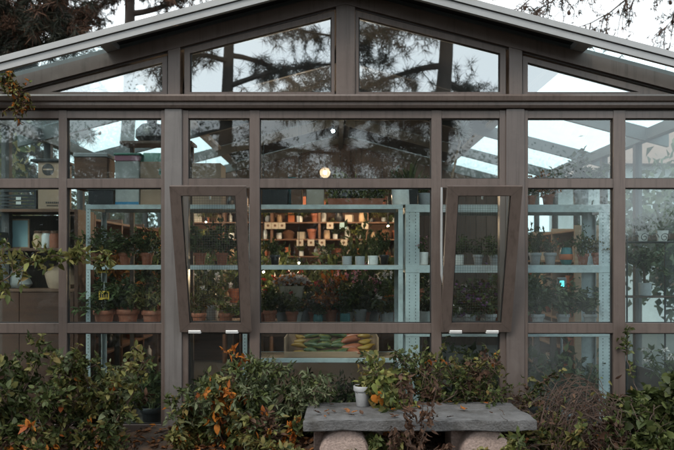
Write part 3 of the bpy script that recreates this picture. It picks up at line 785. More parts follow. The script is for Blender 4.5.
m.build('printed_lines', 'print', r)
m = MB(); m.box(PX(30, 1.0), PX(62, 1.0), 1.0, 1.36, b.z + .003, b.z + .03, .004); m.build('lid', 'blackplastic', r)
# goods on the wooden shelf
def small(name, px, z_, y, build, mats, label, cat, group=None, smooth=True):
    x = PX(px, y); mm = MB(); build(mm, x, y, z_); o = mm.mesh(name, mats, Vector((x, y, z_)), smooth)
    q = inst(name, o, None, loc=(x, y, z_)); tag(q, label, cat, group); return q
r = empty('picture_frame', P(20, 247, 1.2), 'pale blue framed picture leaning on the wooden shelf', 'picture')
c0, c1 = P(10, 247.5, 1.2), P(30, 219, 1.2); zb = WZ[2]
m = MB(); m.ring([(c0.x, zb), (c1.x, zb), (c1.x, c1.z), (c0.x, c1.z)], [(c0.x + .015, zb + .015), (c1.x - .015, zb + .015), (c1.x - .015, c1.z - .015), (c0.x + .015, c1.z - .015)], 1.18, 1.2); m.build('frame', 'wood_pale', r)
m = MB(); m.box(c0.x + .012, c1.x - .012, 1.188, 1.196, zb + .012, c1.z - .012); m.build('picture', 'paperblue', r)
for px, lb, mt in ((39, 'amber glass jar nearest the framed picture on the wooden shelf', 'bread'), (47, 'white lidded jar between the two brown jars on the wooden shelf', 'ceramic'), (55, 'terracotta jar at the open end of the wooden shelf', 'terracotta')):
    r = empty('storage_jar', (PX(px, 1.2), 1.2, WZ[2]), lb, 'jar')
    m = MB(); m.lathe([(0, 0), (.055, 0), (.06, .02), (.06, .13), (.045, .16), (.0, .16)], 16, r.location); m.build('jar', mt, r, True)
    m = MB(); m.lathe([(0, .1605), (.05, .1605), (.05, .185), (0, .19)], 16, r.location); m.build('lid', 'wood', r, True)
for px, lb in ((62, 'brown bag slumped in the lower bay of the wooden shelf'), (14, 'grey cloth bag in the lower bay of the wooden shelf')):
    y = 1.22; x = PX(px, y); mm = MB()
    mm.lathe([(0, 0), (.12, 0), (.15, .05), (.14, .15), (.09, .22), (.03, .25), (.05, .29), (0, .28)], 14)
    mm.v = [(v[0] * 1.2 + .02 * math.sin(v[2] * 30), v[1] * .8, v[2] + .01 * math.sin(v[0] * 40)) for v in mm.v]
    o = inst('cloth_bag', mm.mesh('cloth_bag', 'bag' if px < 30 else 'cardboard', smooth=True), None, loc=(x, y, WZ[1])); tag(o, lb, 'bag')
# boxes on the left rack
TZ = ZTOP + .0015
def topbox(px0, px1, py0, depth, y, label, mat, name='cardboard_box', cat='box', lid=None, z0=TZ):
    a = PX(px0, y); b = PX(px1, y); zt_ = P(0, py0, y).z
    r = empty(name, ((a + b) / 2, y + depth / 2, z0), label, cat)
    m = MB(); m.box(a, b, y, y + depth, z0, zt_, .006); m.build('body', mat, r)
    if lid:
        m = MB(); m.box(a - .008, b + .008, y - .008, y + depth + .008, zt_ + .001, zt_ + .04, .006); m.build('lid', lid, r)
    return r, a, b, zt_
r, a, b, zt_ = topbox(88, 113, 190, .38, .50, 'shallow dark tray with pale rim on top of the left rack', 'blackplastic', 'storage_tray', 'tray')
m = MB(); m.box(a - .012, b + .012, .488, .89, zt_ + .001, zt_ + .014, .003); m.build('rim', 'steel', r)
topbox(74, 107, 157, .25, .55, 'reddish brown wooden box with grey lid stacked on the dark tray', 'wood', 'wooden_box', 'box', 'greyclay', zt_ + .016)
r, a, b, zt_ = topbox(115, 139, 161, .3, .52, 'clear storage bag bin with pink band and green lid on the left rack', 'bag', 'storage_bin', 'bin')
m = MB(); m.box(a - .004, b + .004, .516, .824, zt_ + .001, zt_ + .055, .006); m.build('pink_band', 'pink', r)
m = MB(); m.box(a - .012, b + .018, .508, .832, zt_ + .056, zt_ + .078, .006); m.build('lid', 'greenplastic', r)
m = MB(); m.box(a + .003, b - .003, .514, .5185, TZ + .004, TZ + .03); m.build('blue_strip', 'blueplastic', r)
r, a, b, zt_ = topbox(140, 168, 161.5, .3, .54, 'cardboard box with small green mark on top of the left rack', 'cardboard')
m = MB(); m.box(b - .09, b - .05, .5375, .5395, zt_ - .13, zt_ - .07); m.build('green_mark', 'greenplastic', r)
m = MB(); m.box(a, b, 0, .004, 0, .16, mat=Matrix.Translation((0, .545, zt_)) @ Matrix.Rotation(R(-50), 4, 'X')); m.build('flap', 'greenplastic', r)
r, a, b, zt_ = topbox(192, 221, 163, .3, .54, 'tan cardboard box on the rack behind the small upper pane beside the left tilted window', 'cardboard')
# a round dark kettle silhouette high on the boxes
r = empty('metal_kettle', (PX(152, 1.15), 1.15, P(0, 141, 1.15).z - .02), 'dark round lidded kettle on a bracket shelf behind the boxes', 'kettle')
L0 = r.location
m = MB(); m.lathe([(0, 0), (.12, 0), (.17, .05), (.165, .13), (.11, .19), (0, .2)], 18, L0); m.build('body', 'blackplastic', r, True)
m = MB(); m.lathe([(0, .2), (.05, .2), (.06, .26), (.03, .28), (0, .28)], 12, L0); m.build('lid', 'blackplastic', r, True)
m = MB(); m.box(L0.x - .3, L0.x + .45, 1.0, 1.3, L0.z - .03, L0.z - .001, .003)
o = m.build('bracket_shelf', 'wood_dark'); tag(o, 'narrow dark bracket shelf under the round kettle', 'shelf')
m = MB(); m.box(L0.x - .26, L0.x - .22, 1.24, 1.28, .2, L0.z - .031); m.box(L0.x + .38, L0.x + .42, 1.24, 1.28, .2, L0.z - .031); m.build('support_post', 'wood_dark', o)

# ------------------------------------------------------------------ centre rack: planter, pots, squash tray
py_ = .58
a, b = PX(327, py_), PX(384, py_)
r = empty('window_planter', ((a + b) / 2, py_ + .08, TZ), 'long terracotta planter trough of greens on the top shelf of the centre rack', 'planter')
m = MB(); zt_ = P(0, 198.5, py_).z
m.add([(a + .02, py_, TZ), (b - .02, py_, TZ), (b - .02, py_ + .17, TZ), (a + .02, py_ + .17, TZ), (a, py_ - .02, zt_), (b, py_ - .02, zt_), (b, py_ + .19, zt_), (a, py_ + .19, zt_),
       (a + .015, py_ - .005, zt_), (b - .015, py_ - .005, zt_), (b - .015, py_ + .175, zt_), (a + .015, py_ + .175, zt_), (a + .015, py_ - .002, zt_ - .012), (b - .015, py_ - .002, zt_ - .012), (b - .015, py_ + .17, zt_ - .012), (a + .015, py_ + .17, zt_ - .012)],
      [(0, 3, 2, 1), (0, 1, 5, 4), (1, 2, 6, 5), (2, 3, 7, 6), (3, 0, 4, 7), (4, 5, 9, 8), (5, 6, 10, 9), (6, 7, 11, 10), (7, 4, 8, 11), (8, 9, 13, 12), (9, 10, 14, 13), (10, 11, 15, 14), (11, 8, 12, 15), (12, 13, 14, 15)])
m.build('trough', 'terracotta', r)
rng = np.random.default_rng(11); PP = []; DD = []
for i in range(620):
    x = rng.uniform(a + .02, b - .02); hgt = rng.uniform(0, .11)
    PP.append((x, py_ + rng.uniform(0, .17), zt_ + hgt - .01)); DD.append(tuple(rng.normal(size=3) * .8 + np.array([0, -.2, .7])))
inst('foliage', leaves(PP, DD, rng.uniform(.03, .075, 620), .024, rng, ['leaf_mid', 'leaf_lime'], rng.integers(0, 2, 620), o=org(r)), r)
TOPG = 'pots on the top shelf of the centre rack'
potted((on(345, .66), .66, TZ), .13, .30, 'curling pale green plant in a low pot beside the long planter', kind='bushy', leaf='leaf_lime', seed=21, pot=('straight', 'blackplastic'), group=TOPG, spread=.75)
potted((on(377, .85), .85, TZ), .12, .28, 'arching yellow-green plant in a pot behind the long planter', kind='low', leaf='leaf_lime', seed=22, pot=('straight', 'greyclay'), group=TOPG, spread=.7)
potted((on(402, .62), .62, TZ), .16, .01, 'stout ribbed white bucket on the corner of the centre rack', kind='low', leaf='leaf_dark', seed=23, pot=('straight', 'ceramic'), group=TOPG, potw=1.35)
potted((on(411, .60), .60, TZ), .15, .36, 'spiky dark plant in a black square pot on the post of the wide rack', kind='sword', leaf='leaf_mid', seed=24, pot=('square', 'blackplastic'), group=TOPG, potw=.95, spread=1.0)
potted((on(404, .8), .80, TZ), .14, .36, 'upright bamboo-like plant behind the ribbed white bucket', kind='bushy', leaf='leaf_mid', seed=25, pot=('straight', 'greyclay'), group=TOPG, spread=.6)
potted((on(424, .7), .70, TZ), .13, .24, 'small dark plant between the square pot and the mullion', kind='bushy', leaf='leaf_dark', seed=26, pot=('straight', 'greyclay'), group=TOPG, spread=.7)
r, a, b, zt_ = topbox(291, 302, 188, .2, .6, 'brown wicker box on the top shelf of the centre rack', 'wood', 'wicker_box', 'box')
r, a, b, zt_ = topbox(262, 288, 182, .3, .62, 'dark grey bin on the top shelf of the centre rack', 'blackplastic', 'storage_bin', 'bin')
r, a, b, zt_ = topbox(306, 324, 189, .15, .66, 'pale cream box next to the long planter on the centre rack', 'paper', 'cream_box', 'box')
r, a, b, zt_ = topbox(288, 296, 177, .12, .62 + .08, 'small teal tin standing among the boxes of the centre rack', 'teal', 'tea_tin', 'tin')
# mid shelf pots
MIDG = 'white pots on the middle shelf of the centre rack'
for px, lb, mt, hh in ((347, 'first small white pot from the left on the middle shelf of the centre rack', 'greyclay', .085), (360, 'pale grey-green cup pot between two white pots on the middle shelf', 'greyclay', .085), (373, 'bright white cylinder pot on the middle shelf of the centre rack', 'ceramic', .09)):
    potted((on(px, .55), .55, ZMID), hh, .05, lb, pot=('straight', mt), kind='low', leaf='leaf_mid', seed=30 + px, group=MIDG, potw=1.15)
potted((on(421.5, .55), .55, ZMID), .125, .22, 'white drum pot with embossed pattern and pink blooms by the slotted post', pot=('straight', 'ceramic'), kind='flower', leaf='leaf_mid', flower='petal_pink', seed=34, potw=1.1)
for px, lb, sd in ((384, 'tall dark green plant at the post end of the middle shelf', 43), (275, 'dark herb at the screen end of the middle shelf', 44)):
    potted((on(px, .8), .80, ZMID), .1, .2 + .1 * (sd == 43), lb, pot=('taper', 'blackplastic'), kind='bushy', leaf='leaf_dark', seed=sd, spread=.8)
# squash tray
ty0, ty1 = .47, .90
TRZ = P(0, 358, RY0).z + .002
a, b = PX(284, ty0), PX(379, ty0)
r = empty('wooden_tray', ((a + b) / 2, (ty0 + ty1) / 2, TRZ), 'shallow pale wooden tray heaped with green and orange squash', 'tray')
for nm, bx in (('front_board', (a, b, ty0, ty0 + .015, TRZ, TRZ + .055)), ('back_board', (a, b, ty1 - .015, ty1, TRZ, TRZ + .24)), ('end_board', (a, a + .015, ty0 + .016, ty1 - .016, TRZ, TRZ + .19)), ('end_board', (b - .015, b, ty0 + .016, ty1 - .016, TRZ, TRZ + .19)), ('bottom_board', (a + .016, b - .016, ty0 + .016, ty1 - .016, TRZ, TRZ + .012))):
    m = MB(); m.box(*bx, .002); m.build(nm, 'wood_pale', r)
surf('squash_green', (0.04, 0.065, 0.02), 0.4, 0.6, 14, stretch=(1, 5, 5), dirt=(0.26, 0.19, 0.03), dirtamt=0.85)
surf('squash_yellow', (0.26, 0.14, 0.022), 0.35, 0.25, 8, dirt=(0.2, 0.16, 0.03), dirtamt=0.6)
surf('squash_orange', (0.27, 0.075, 0.03), 0.4, 0.25, 8, dirt=(0.2, 0.06, 0.03), dirtamt=0.6)
def gourd_mesh(nm, mat, L, rr):
    m = MB(); n = 12
    pth = [(L * (i / n - .5), 0.02 * math.sin(i / n * 3.1), 0) for i in range(n + 1)]
    rad = [max(.004, rr * (math.sin(math.pi * min(1, (i + .6) / (n + 1.2))) ** .55) * (0.8 + .35 * i / n)) for i in range(n + 1)]
    m.tube(pth, rad, 14)
    m.tube([(L * .5 - .005, .0, 0), (L * .5 + .03, .006, .006)], [.012, .008], 6)
    return m.mesh(nm, mat, smooth=True)
GM = {'green': gourd_mesh('squash', 'squash_green', .20, .038), 'yellow': gourd_mesh('squash', 'squash_yellow', .17, .036), 'orange': gourd_mesh('squash', 'squash_orange', .22, .045)}
rng = np.random.default_rng(5)
cnt = 0
for rowi in range(5):
    yy = ty0 + .06 + rowi * .082; zz = TRZ + .05 + rowi * .042
    for ci in range(6):
        u = (ci + .5) / 6
        colr = 'yellow' if (u < .18 or u > .84) else ('orange' if (u > .62 and rowi < 4) else 'green')
        x = a + .07 + (b - a - .14) * u + rng.uniform(-.012, .012)
        o = inst('squash', GM[colr], None, loc=(x, yy, zz), rot=(rng.uniform(0, 6), rng.uniform(-.25, .25), rng.uniform(-.7, .7)), scale=(rng.uniform(.6, 1.0), rng.uniform(.7, 1.05), rng.uniform(.7, 1.05)))
        tag(o, {'green': 'dark green squash with yellow stripes lying in the wooden tray', 'yellow': 'yellow squash lying at the end of the wooden tray', 'orange': 'fat orange-red squash lying in the wooden tray'}[colr], 'squash', '%s squash heaped in the tray' % colr)

# ------------------------------------------------------------------ right rack goods
RG = 'plants on the wide blue-grey rack'
potted((on(581, .6), .60, TZ), .15, .40, 'bushy dark plant in a grey pot on top of the wide rack', pot=('straight', 'greyclay'), kind='bushy', leaf='leaf_dark', seed=50, group=RG, spread=1.15)
potted((on(548, .75), .75, TZ), .12, .26, 'orange autumn-leaved plant on top of the wide rack', pot=('taper', 'terracotta'), kind='bushy', leaf='leaf_orange', seed=51, group=RG, spread=1.2)
potted((on(531, .65), .65, TZ), .10, .20, 'dark low plant beside the orange one on top of the wide rack', pot=('taper', 'terracotta'), kind='low', leaf='leaf_dark', seed=52, group=RG)
for px, lb, lf, sd, fl, ph in ((459, 'white flower pot on a wooden saucer behind the right insect screen', 'leaf_dark', 53, None, .10), (478, 'dark leafy pot behind the right insect screen', 'leaf_dark', 54, None, .10), (494, 'second dark leafy pot behind the right insect screen', 'leaf_mid', 55, None, .10),
                               (535, 'low dark green trough plant on the middle shelf by the brown post', 'leaf_mid', 56, None, .12), (550, 'orange-flowered pot on the middle shelf of the wide rack', 'leaf_mid', 57, 'petal_orange', .12),
                               (583, 'round dark topiary plant in a terracotta pot on the wide rack', 'leaf_dark', 58, None, .11), (598, 'yellow-green leaved plant at the end post of the wide rack', 'leaf_yellow', 59, None, .12)):
    potted((on(px, .57), .57, ZMID), ph, .23, lb, pot=('straight', 'ceramic') if px == 459 else ('taper', 'terracotta' if px > 560 else 'greyclay'), kind='flower' if fl else 'bushy', leaf=lf, flower=fl, seed=sd, group=RG, spread=.9)
r = potted((on(566, .55), .55, ZMID), .17, .1, 'teal glazed jar pot with an orange band on the wide rack', pot=('round', 'teal'), kind='low', leaf='leaf_mid', seed=60, potw=.7)
m = MB(); m.lathe([(.064, .05), (.068, .055), (.068, .10), (.064, .105)], 16, r.location); m.build('orange_band', 'orange', r, True)
for px, lb, lf, sd, fl in ((450, 'white-flowered pot on the lower shelf behind the right tilted window', 'leaf_mid', 61, 'petal_white'), (470, 'purple-flowered pot on the lower shelf behind the right tilted window', 'leaf_dark', 62, 'petal_purple'), (490, 'second purple-flowered pot by the brown post on the lower shelf', 'leaf_dark', 63, 'petal_purple'),
                           (538, 'wide grey-green bush on the lower shelf of the wide rack', 'leaf_grey', 64, None), (563, 'tall grey-green bush in the middle of the lower shelf', 'leaf_grey', 65, None), (590, 'sparse grey-green bush at the end post of the lower shelf', 'leaf_grey', 66, None)):
    potted((on(px, .66), .66, ZLOW), .13, .33, lb, pot=('taper', 'greyclay'), kind='flower' if fl else 'bushy', leaf=lf, flower=fl, seed=sd, group=RG, spread=1.25)
# feather duster leaning on the rack top
c0, c1 = P(446, 204, .6), P(462, 132, .75); c0.z = TZ + .012
r = empty('feather_duster', c0, 'white feather duster leaning upright behind the upper right pane', 'duster')
m = MB(); m.tube([c0, c0.lerp(c1, .5), c1], .012, 8); m.build('stick', 'wood_pale', r, True)
rng = np.random.default_rng(9); dv = np.array((c1 - c0).normalized())
PP = np.array(c1) + dv * rng.uniform(-.05, .06, (500, 1)); DD = rng.normal(size=(500, 3)) + dv * .7
inst('feathers', leaves(PP, DD, rng.uniform(.05, .12, 500), .012, rng, 'fluff', name='feathers', o=org(r)), r)
# small glowing screen on a post
c = P(562, 284, 1.4)
r = empty('payment_terminal', (c.x, 1.4, .2), 'little terminal with a glowing cyan screen on a thin stand', 'terminal')
m = MB(); m.box(c.x - .05, c.x + .05, 1.4, 1.43, c.z - .07, c.z + .07, .006); m.build('housing', 'greyclay', r)
m = MB(); m.box(c.x - .022, c.x + .022, 1.397, 1.3995, c.z - .03, c.z + .035); m.build('screen', 'cyan_screen', r)
m = MB(); m.tube([(c.x, 1.42, .2), (c.x, 1.42, c.z - .071)], .015, 8); m.lathe([(0, 0), (.12, 0), (.12, .01), (0, .015)], 16, (c.x, 1.42, .2)); m.build('stand', 'greyclay', r)

# plant stand with white planters at the right end
sy = .7
c0, c1 = P(627, 242, sy), P(676, 242, sy); zt_ = c0.z
r = empty('plant_stand', ((c0.x + c1.x) / 2, sy + .12, .2), 'black wrought iron plant stand with scrollwork at the right end', 'plant stand')
m = MB()
for x in (c0.x, c1.x):
    for y in (sy, sy + .24): m.tube([(x, y, .2), (x, y, zt_ + .07)], .009, 6)
m.build('legs', 'blackplastic', r)
for zz in (zt_, zt_ - .55, .45):
    m = MB(); m.tube([(c0.x, sy, zz), (c1.x, sy, zz), (c1.x, sy + .24, zz), (c0.x, sy + .24, zz), (c0.x, sy, zz)], .008, 6)
    for j in range(1, 6): yy = sy + .04 * j; m.tube([(c0.x, yy, zz), (c1.x, yy, zz)], .004, 5)
    m.build('shelf_rack', 'blackplastic' if zz == zt_ else 'wood_dark', r)
for j in range(4):
    cx = c0.x + .07 + j * .10; m = MB(); pts = []
    for q in range(22):
        t = q / 21 * 9; rr = .045 * (1 - q / 26); pts.append((cx + rr * math.cos(t), sy - .01, zt_ + .045 + rr * math.sin(t)))
    m.tube(pts, .004, 5); m.build('scroll', 'blackplastic', r)
potted((on(643, .82), .82, zt_ + .009), .11, .22, 'leafy plant in the white planter nearest the mullion on the iron stand', pot=('square', 'ceramic'), kind='bushy', leaf='leaf_dark', seed=70)
potted((on(662, .82), .82, zt_ + .009), .11, .34, 'sword-leaved plant in a white planter on the iron stand', pot=('square', 'ceramic'), kind='sword', leaf='leaf_mid', seed=71)
potted((on(645, .82), .82, zt_ - .55 + .009), .13, .46, 'small round-crowned tree in a grey pot on the lower iron shelf', pot=('straight', 'greyclay'), kind='tree', leaf='leaf_grey', seed=72)
potted((on(668, .82), .82, .459), .16, .5, 'white-flowered plant on the lowest iron shelf', pot=('straight', 'greyclay'), kind='flower', leaf='leaf_dark', flower='petal_white', seed=73)

# ------------------------------------------------------------------ tables and pots in the middle of the house
def table(px0, px1, y0, y1, zt_, label, mat='wood'):
    a, b = PX(px0, y0), PX(px1, y0)
    r = empty('plant_table', ((a + b) / 2, (y0 + y1) / 2, .2), label, 'table')
    n = 5
    for i in range(n):
        ya = y0 + (y1 - y0) * i / n; yb = y0 + (y1 - y0) * (i + 1) / n - .006
        m = MB(); m.box(a, b, ya, yb, zt_ - .03, zt_, .002); m.build('top_board', mat, r)
    for x in (a + .03, b - .09):
        for y in (y0 + .03, y1 - .09): m = MB(); m.box(x, x + .06, y, y + .06, .2, zt_ - .031); m.build('leg', mat, r)
    m = MB(); m.box(a + .03, b - .03, y0 + .015, y0 + .029, zt_ - .13, zt_ - .032); m.build('apron', mat, r)
    return r
T1, T2, T3 = 1.18, 1.30, 1.30
table(255, 420, 1.45, 2.25, T1, 'long wooden plant table right behind the centre rack')
table(150, 430, 3.0, 3.9, T2, 'wooden plant table in the middle of the greenhouse', 'wood_dark')
table(432, 560, 1.6, 2.4, T1, 'wooden plant table behind the wide blue-grey rack', 'wood_dark')
table(95, 235, 1.7, 2.4, T1, 'wooden plant table behind the left rack', 'wood_dark')
rng = np.random.default_rng(21)
tabs = [  # px, y, z, pot h, plant h, potstyle, kind, leaf, flower, label
 (270, 1.6, T1, .15, .35, ('taper', 'terracotta'), 'bushy', 'leaf_mid', None, 'leafy green pot at the screen end of the table behind the centre rack'),
 (283, 1.9, T1, .16, .46, ('taper', 'greyclay'), 'flower', 'leaf_dark', 'petal_red', 'red-flowered pot at the screen end of the table behind the centre rack'),
 (292, 1.6, T1, .14, .32, ('taper', 'terracotta'), 'bushy', 'leaf_olive', None, 'olive bushy pot next to the red flowers on the table'),
 (303, 1.9, T1, .18, .48, ('taper', 'greyclay'), 'flower', 'leaf_mid', 'petal_red', 'dark red flowers below the cream bouquet on the table'),
 (318, 1.55, T1, .11, .14, ('round', 'teal'), 'low', 'leaf_mid', None, 'round teal glazed pot with a low plant on the table'),
 (331, 1.75, T1, .15, .42, ('taper', 'terracotta'), 'bushy', 'leaf_orange', None, 'rusty-leaved bush between the two teal pots on the table'),
 (345, 1.55, T1, .12, .30, ('straight', 'teal'), 'bushy', 'leaf_dark', None, 'straight teal tub with dark leaves on the table'),
 (347, 1.95, T1, .2, .56, ('taper', 'greyclay'), 'flower', 'leaf_mid', 'petal_pink', 'pink-flowered plant behind the straight teal tub'),
 (360, 1.7, T1, .16, .44, ('taper', 'greyclay'), 'flower', 'leaf_mid', 'petal_pink', 'taller pink-flowered plant towards the slotted post on the table'),
 (372, 1.95, T1, .2, .6, ('taper', 'greyclay'), 'flower', 'leaf_grey', 'petal_white', 'white-flowered plant on the table near the slotted post'),
 (388, 1.6, T1, .13, .22, ('straight', 'greyclay'), 'low', 'leaf_olive', None, 'low olive plant in a grey tub at the slotted post end of the table'),
 (425, 1.6, T1, .14, .3, ('straight', 'ceramic'), 'bushy', 'leaf_grey', None, 'grey-green plant in a white tub behind the slotted post'),
 (448, 1.8, T1, .15, .5, ('taper', 'terracotta'), 'flower', 'leaf_dark', 'petal_white', 'white blooms on the table behind the right tilted window'),
 (475, 1.9, T1, .16, .4, ('taper', 'terracotta'), 'bushy', 'leaf_dark', None, 'dark bush on the table behind the right tilted window'),
 (500, 1.8, T1, .16, .5, ('taper', 'terracotta'), 'flower', 'leaf_dark', 'petal_purple', 'purple flowers on the table behind the brown post'),
 (532, 1.9, T1, .16, .5, ('taper', 'terracotta'), 'bushy', 'leaf_grey', None, 'grey-green bush at the free end of the table behind the wide rack'),
 (118, 2.0, T1, .18, .5, ('taper', 'terracotta'), 'bushy', 'leaf_dark', None, 'dark bush at the shelf end of the table behind the left rack'),
 (150, 2.1, T1, .18, .6, ('taper', 'terracotta'), 'flower', 'leaf_dark', 'petal_orange', 'orange-flowered bush on the table behind the left rack'),
 (112, 2.25, T1, .2, 1.0, ('taper', 'terracotta'), 'tree', 'leaf_orange', None, 'tall orange-leaved shrub on the table behind the left rack nearest the wooden shelf'),
 (136, 2.3, T1, .2, 1.08, ('taper', 'terracotta'), 'tree', 'leaf_orange', None, 'tallest orange-leaved shrub in the middle of the table behind the left rack'),
 (158, 2.25, T1, .2, 1.0, ('taper', 'terracotta'), 'tree', 'leaf_olive', None, 'tall olive shrub on the table behind the left rack beside the orange ones'),
 (185, 2.0, T1, .18, .4, ('taper', 'terracotta'), 'bushy', 'leaf_olive', None, 'olive bush on the table behind the left tilted window'),
 (212, 2.1, T1, .18, .5, ('taper', 'greyclay'), 'flower', 'leaf_mid', 'petal_white', 'cream-flowered plant on the table behind the left tilted window'),
]
for i, t in enumerate(tabs):
    potted((on(t[0], t[1]), t[1], t[2]), t[3], t[4], t[9], pot=t[5], kind=t[6], leaf=t[7], flower=t[8], seed=100 + i, group='pots on the tables', spread=.7 if t[6] == 'tree' else 1.0)
for i in range(16):
    q = [('bushy', 'leaf_lime', None, 'lime green'), ('flower', 'leaf_mid', 'petal_white', 'white-flowered'), ('bushy', 'leaf_grey', None, 'silvery green'), ('flower', 'leaf_mid', 'petal_red', 'red-flowered'), ('flower', 'leaf_olive', 'petal_orange', 'orange-flowered')][i % 5]
    px = 262 + 8.6 * i + (i % 3); y = 2.12 if i % 2 else 1.78
    potted((on(px, y), y, T1), .12, .26 + .05 * (i % 4), 'small %s filler plant squeezed between the pots of the table behind the centre rack' % q[3], pot=('taper', ('terracotta', 'ceramic', 'greyclay')[i % 3]), kind=q[0], leaf=q[1], flower=q[2], seed=160 + i % 5, group='%s filler plants on the table' % q[3], rz=i * 1.3)
far = [(172, .5, 'leaf_olive'), (205, .62, 'leaf_mid'), (232, .55, 'leaf_lime'), (266, .85, 'leaf_dark'), (284, .75, 'leaf_dark'), (306, .5, 'leaf_mid'), (330, .72, 'leaf_dark'), (352, .85, 'leaf_dark'), (376, .9, 'leaf_dark'), (396, .7, 'leaf_mid'), (418, .6, 'leaf_dark')]
ords = ['first', 'second', 'third', 'fourth', 'fifth', 'sixth', 'seventh', 'eighth', 'ninth', 'tenth', 'eleventh', 'twelfth', 'thirteenth', 'fourteenth', 'fifteenth', 'sixteenth']
for i, (px, hh, lf) in enumerate(far):
    potted((on(px, 3.4), 3.3 + .2 * (i % 3), T2), .2, hh, '%s bush along the middle table counted from the wooden shelf side' % ords[i], kind='bushy', leaf=lf, seed=140 + i, group='bushes on the middle table', spread=.8)
# cream bouquet wrapped in paper
c = P(292, 284, 1.75)
r = empty('paper_bouquet', (c.x, 1.75, T1), 'cream and peach bouquet wrapped in paper on the table', 'bouquet')
m = MB(); m.lathe([(0, 0), (.05, 0), (.06, .1), (.16, c.z - T1 - .02), (.155, c.z - T1 - .02), (0, .2)], 12, r.location); m.build('wrapping', 'paper', r)
PP = []; DD = []
for i in range(500):
    q = nrm(rng.normal(size=(1, 3)))[0]; q[2] = abs(q[2]) * .7
    PP.append(tuple(np.array(c) + q * np.array([.2, .13, .13]) * rng.uniform(.6, 1))); DD.append(tuple(q + rng.normal(size=3) * .5))
inst('petals', leaves(PP, DD, .05, .045, rng, ['petal_white', 'petal_orange'], rng.choice([0, 0, 0, 1], 500), o=org(r), name='petals'), r)

# ------------------------------------------------------------------ far display shelves under the warm lamps
dy = 5.4; da, db = PX(176, dy), PX(415, dy)
r = empty('display_shelves', ((da + db) / 2, dy + .2, .2), 'tall wooden display shelves full of small goods at the back', 'shelf')
DZ = [P(0, q, dy).z for q in (205, 222, 239, 256, 275, 296, 320)]
for i in range(6):
    x = da + (db - da) * i / 5
    m = MB(); m.box(x - .02, x + .02, dy, dy + .4, .2, DZ[0] - .03); m.build('upright', 'wood', r)
for zz in DZ:
    m = MB(); m.box(da - .02, db + .02, dy - .012, dy + .41, zz - .022, zz, .002); m.build('shelf_board', 'wood', r)
m = MB(); m.box(da, db, dy + .415, dy + .43, .2, DZ[0]); m.build('back_panel', 'wood', r)
def mk(fn, mat):
    m = MB(); fn(m); return m.mesh('goods', mat, smooth=True)
GD = {
 'white_bottle': (mk(lambda m: m.lathe([(0, 0), (.035, 0), (.038, .01), (.038, .11), (.014, .14), (.014, .175), (0, .175)], 12), 'ceramic'), 'bottle', 'white bottle'),
 'honey_jar': (mk(lambda m: m.lathe([(0, 0), (.045, 0), (.05, .01), (.05, .10), (.04, .115), (.043, .116), (.043, .14), (0, .14)], 12), 'bread'), 'jar', 'amber jar'),
 'clay_pot': (mk(lambda m: m.lathe([(0, 0), (.045, 0), (.06, .1), (.068, .1), (.068, .13), (.055, .13), (.05, .11), (0, .11)], 12), 'terracotta'), 'pot', 'small empty terracotta pot'),
 'gift_box': (mk(lambda m: m.box(-.06, .06, -.05, .05, 0, .12, .004), 'paper'), 'box', 'cream gift box'),
 'seed_box': (mk(lambda m: (m.box(-.045, .045, -.02, .02, 0, .15, .003)), 'orange'), 'box', 'orange seed packet box'),
 'dark_vase': (mk(lambda m: m.lathe([(0, 0), (.04, 0), (.065, .06), (.05, .12), (.022, .16), (.03, .19), (.025, .19), (.015, .16), (0, .15)], 14), 'blackplastic'), 'vase', 'dark vase'),
 'bread_basket': (mk(lambda m: m.lathe([(0, 0), (.07, 0), (.09, .08), (.095, .085), (.06, .12), (0, .14)], 14), 'wood'), 'basket', 'brown basket'),
}
keys = list(GD); rng = np.random.default_rng(33)
shelfname = ['top', 'second', 'third', 'fourth', 'fifth', 'sixth', 'lowest']
for si, zz in enumerate(DZ[:6]):
    nn = 20; order = {}
    for i in range(nn):
        x = da + (db - da) * (i + .5) / nn + rng.uniform(-.04, .04)
        if rng.uniform() < .42:
            lf = ('leaf_in_lit', 'leaf_olive', 'leaf_mid', 'leaf_lime')[int(rng.integers(0, 4))]
            potted((x, dy + .1 + rng.uniform(0, .1), zz + .0005), rng.uniform(.07, .11), rng.uniform(.14, .28), 'little green plant in a small pot on the %s board of the far display shelves' % shelfname[si], pot=(('taper', 'terracotta'), ('straight', 'ceramic'), ('round', 'greyclay'))[int(rng.integers(0, 3))], kind=('bushy', 'trail', 'low')[int(rng.integers(0, 3))], leaf=lf, seed=int(rng.integers(320, 326)), group='little plants on the %s display board' % shelfname[si], rz=float(rng.uniform(0, 6)))
            continue
        kname = keys[int(rng.choice(len(keys), p=[.22, .16, .14, .2, .1, .06, .12]))]
        me, cat, txt = GD[kname]
        order[kname] = order.get(kname, 0) + 1
        o = inst(kname, me, None, loc=(x, dy + .12 + rng.uniform(0, .15), zz + .0005), rot=(0, 0, rng.uniform(-.5, .5)), scale=rng.uniform(.85, 1.35))
        tag(o, '%s on the %s board of the far display shelves' % (txt, shelfname[si]), cat, '%s on the %s display board' % (txt, shelfname[si]))
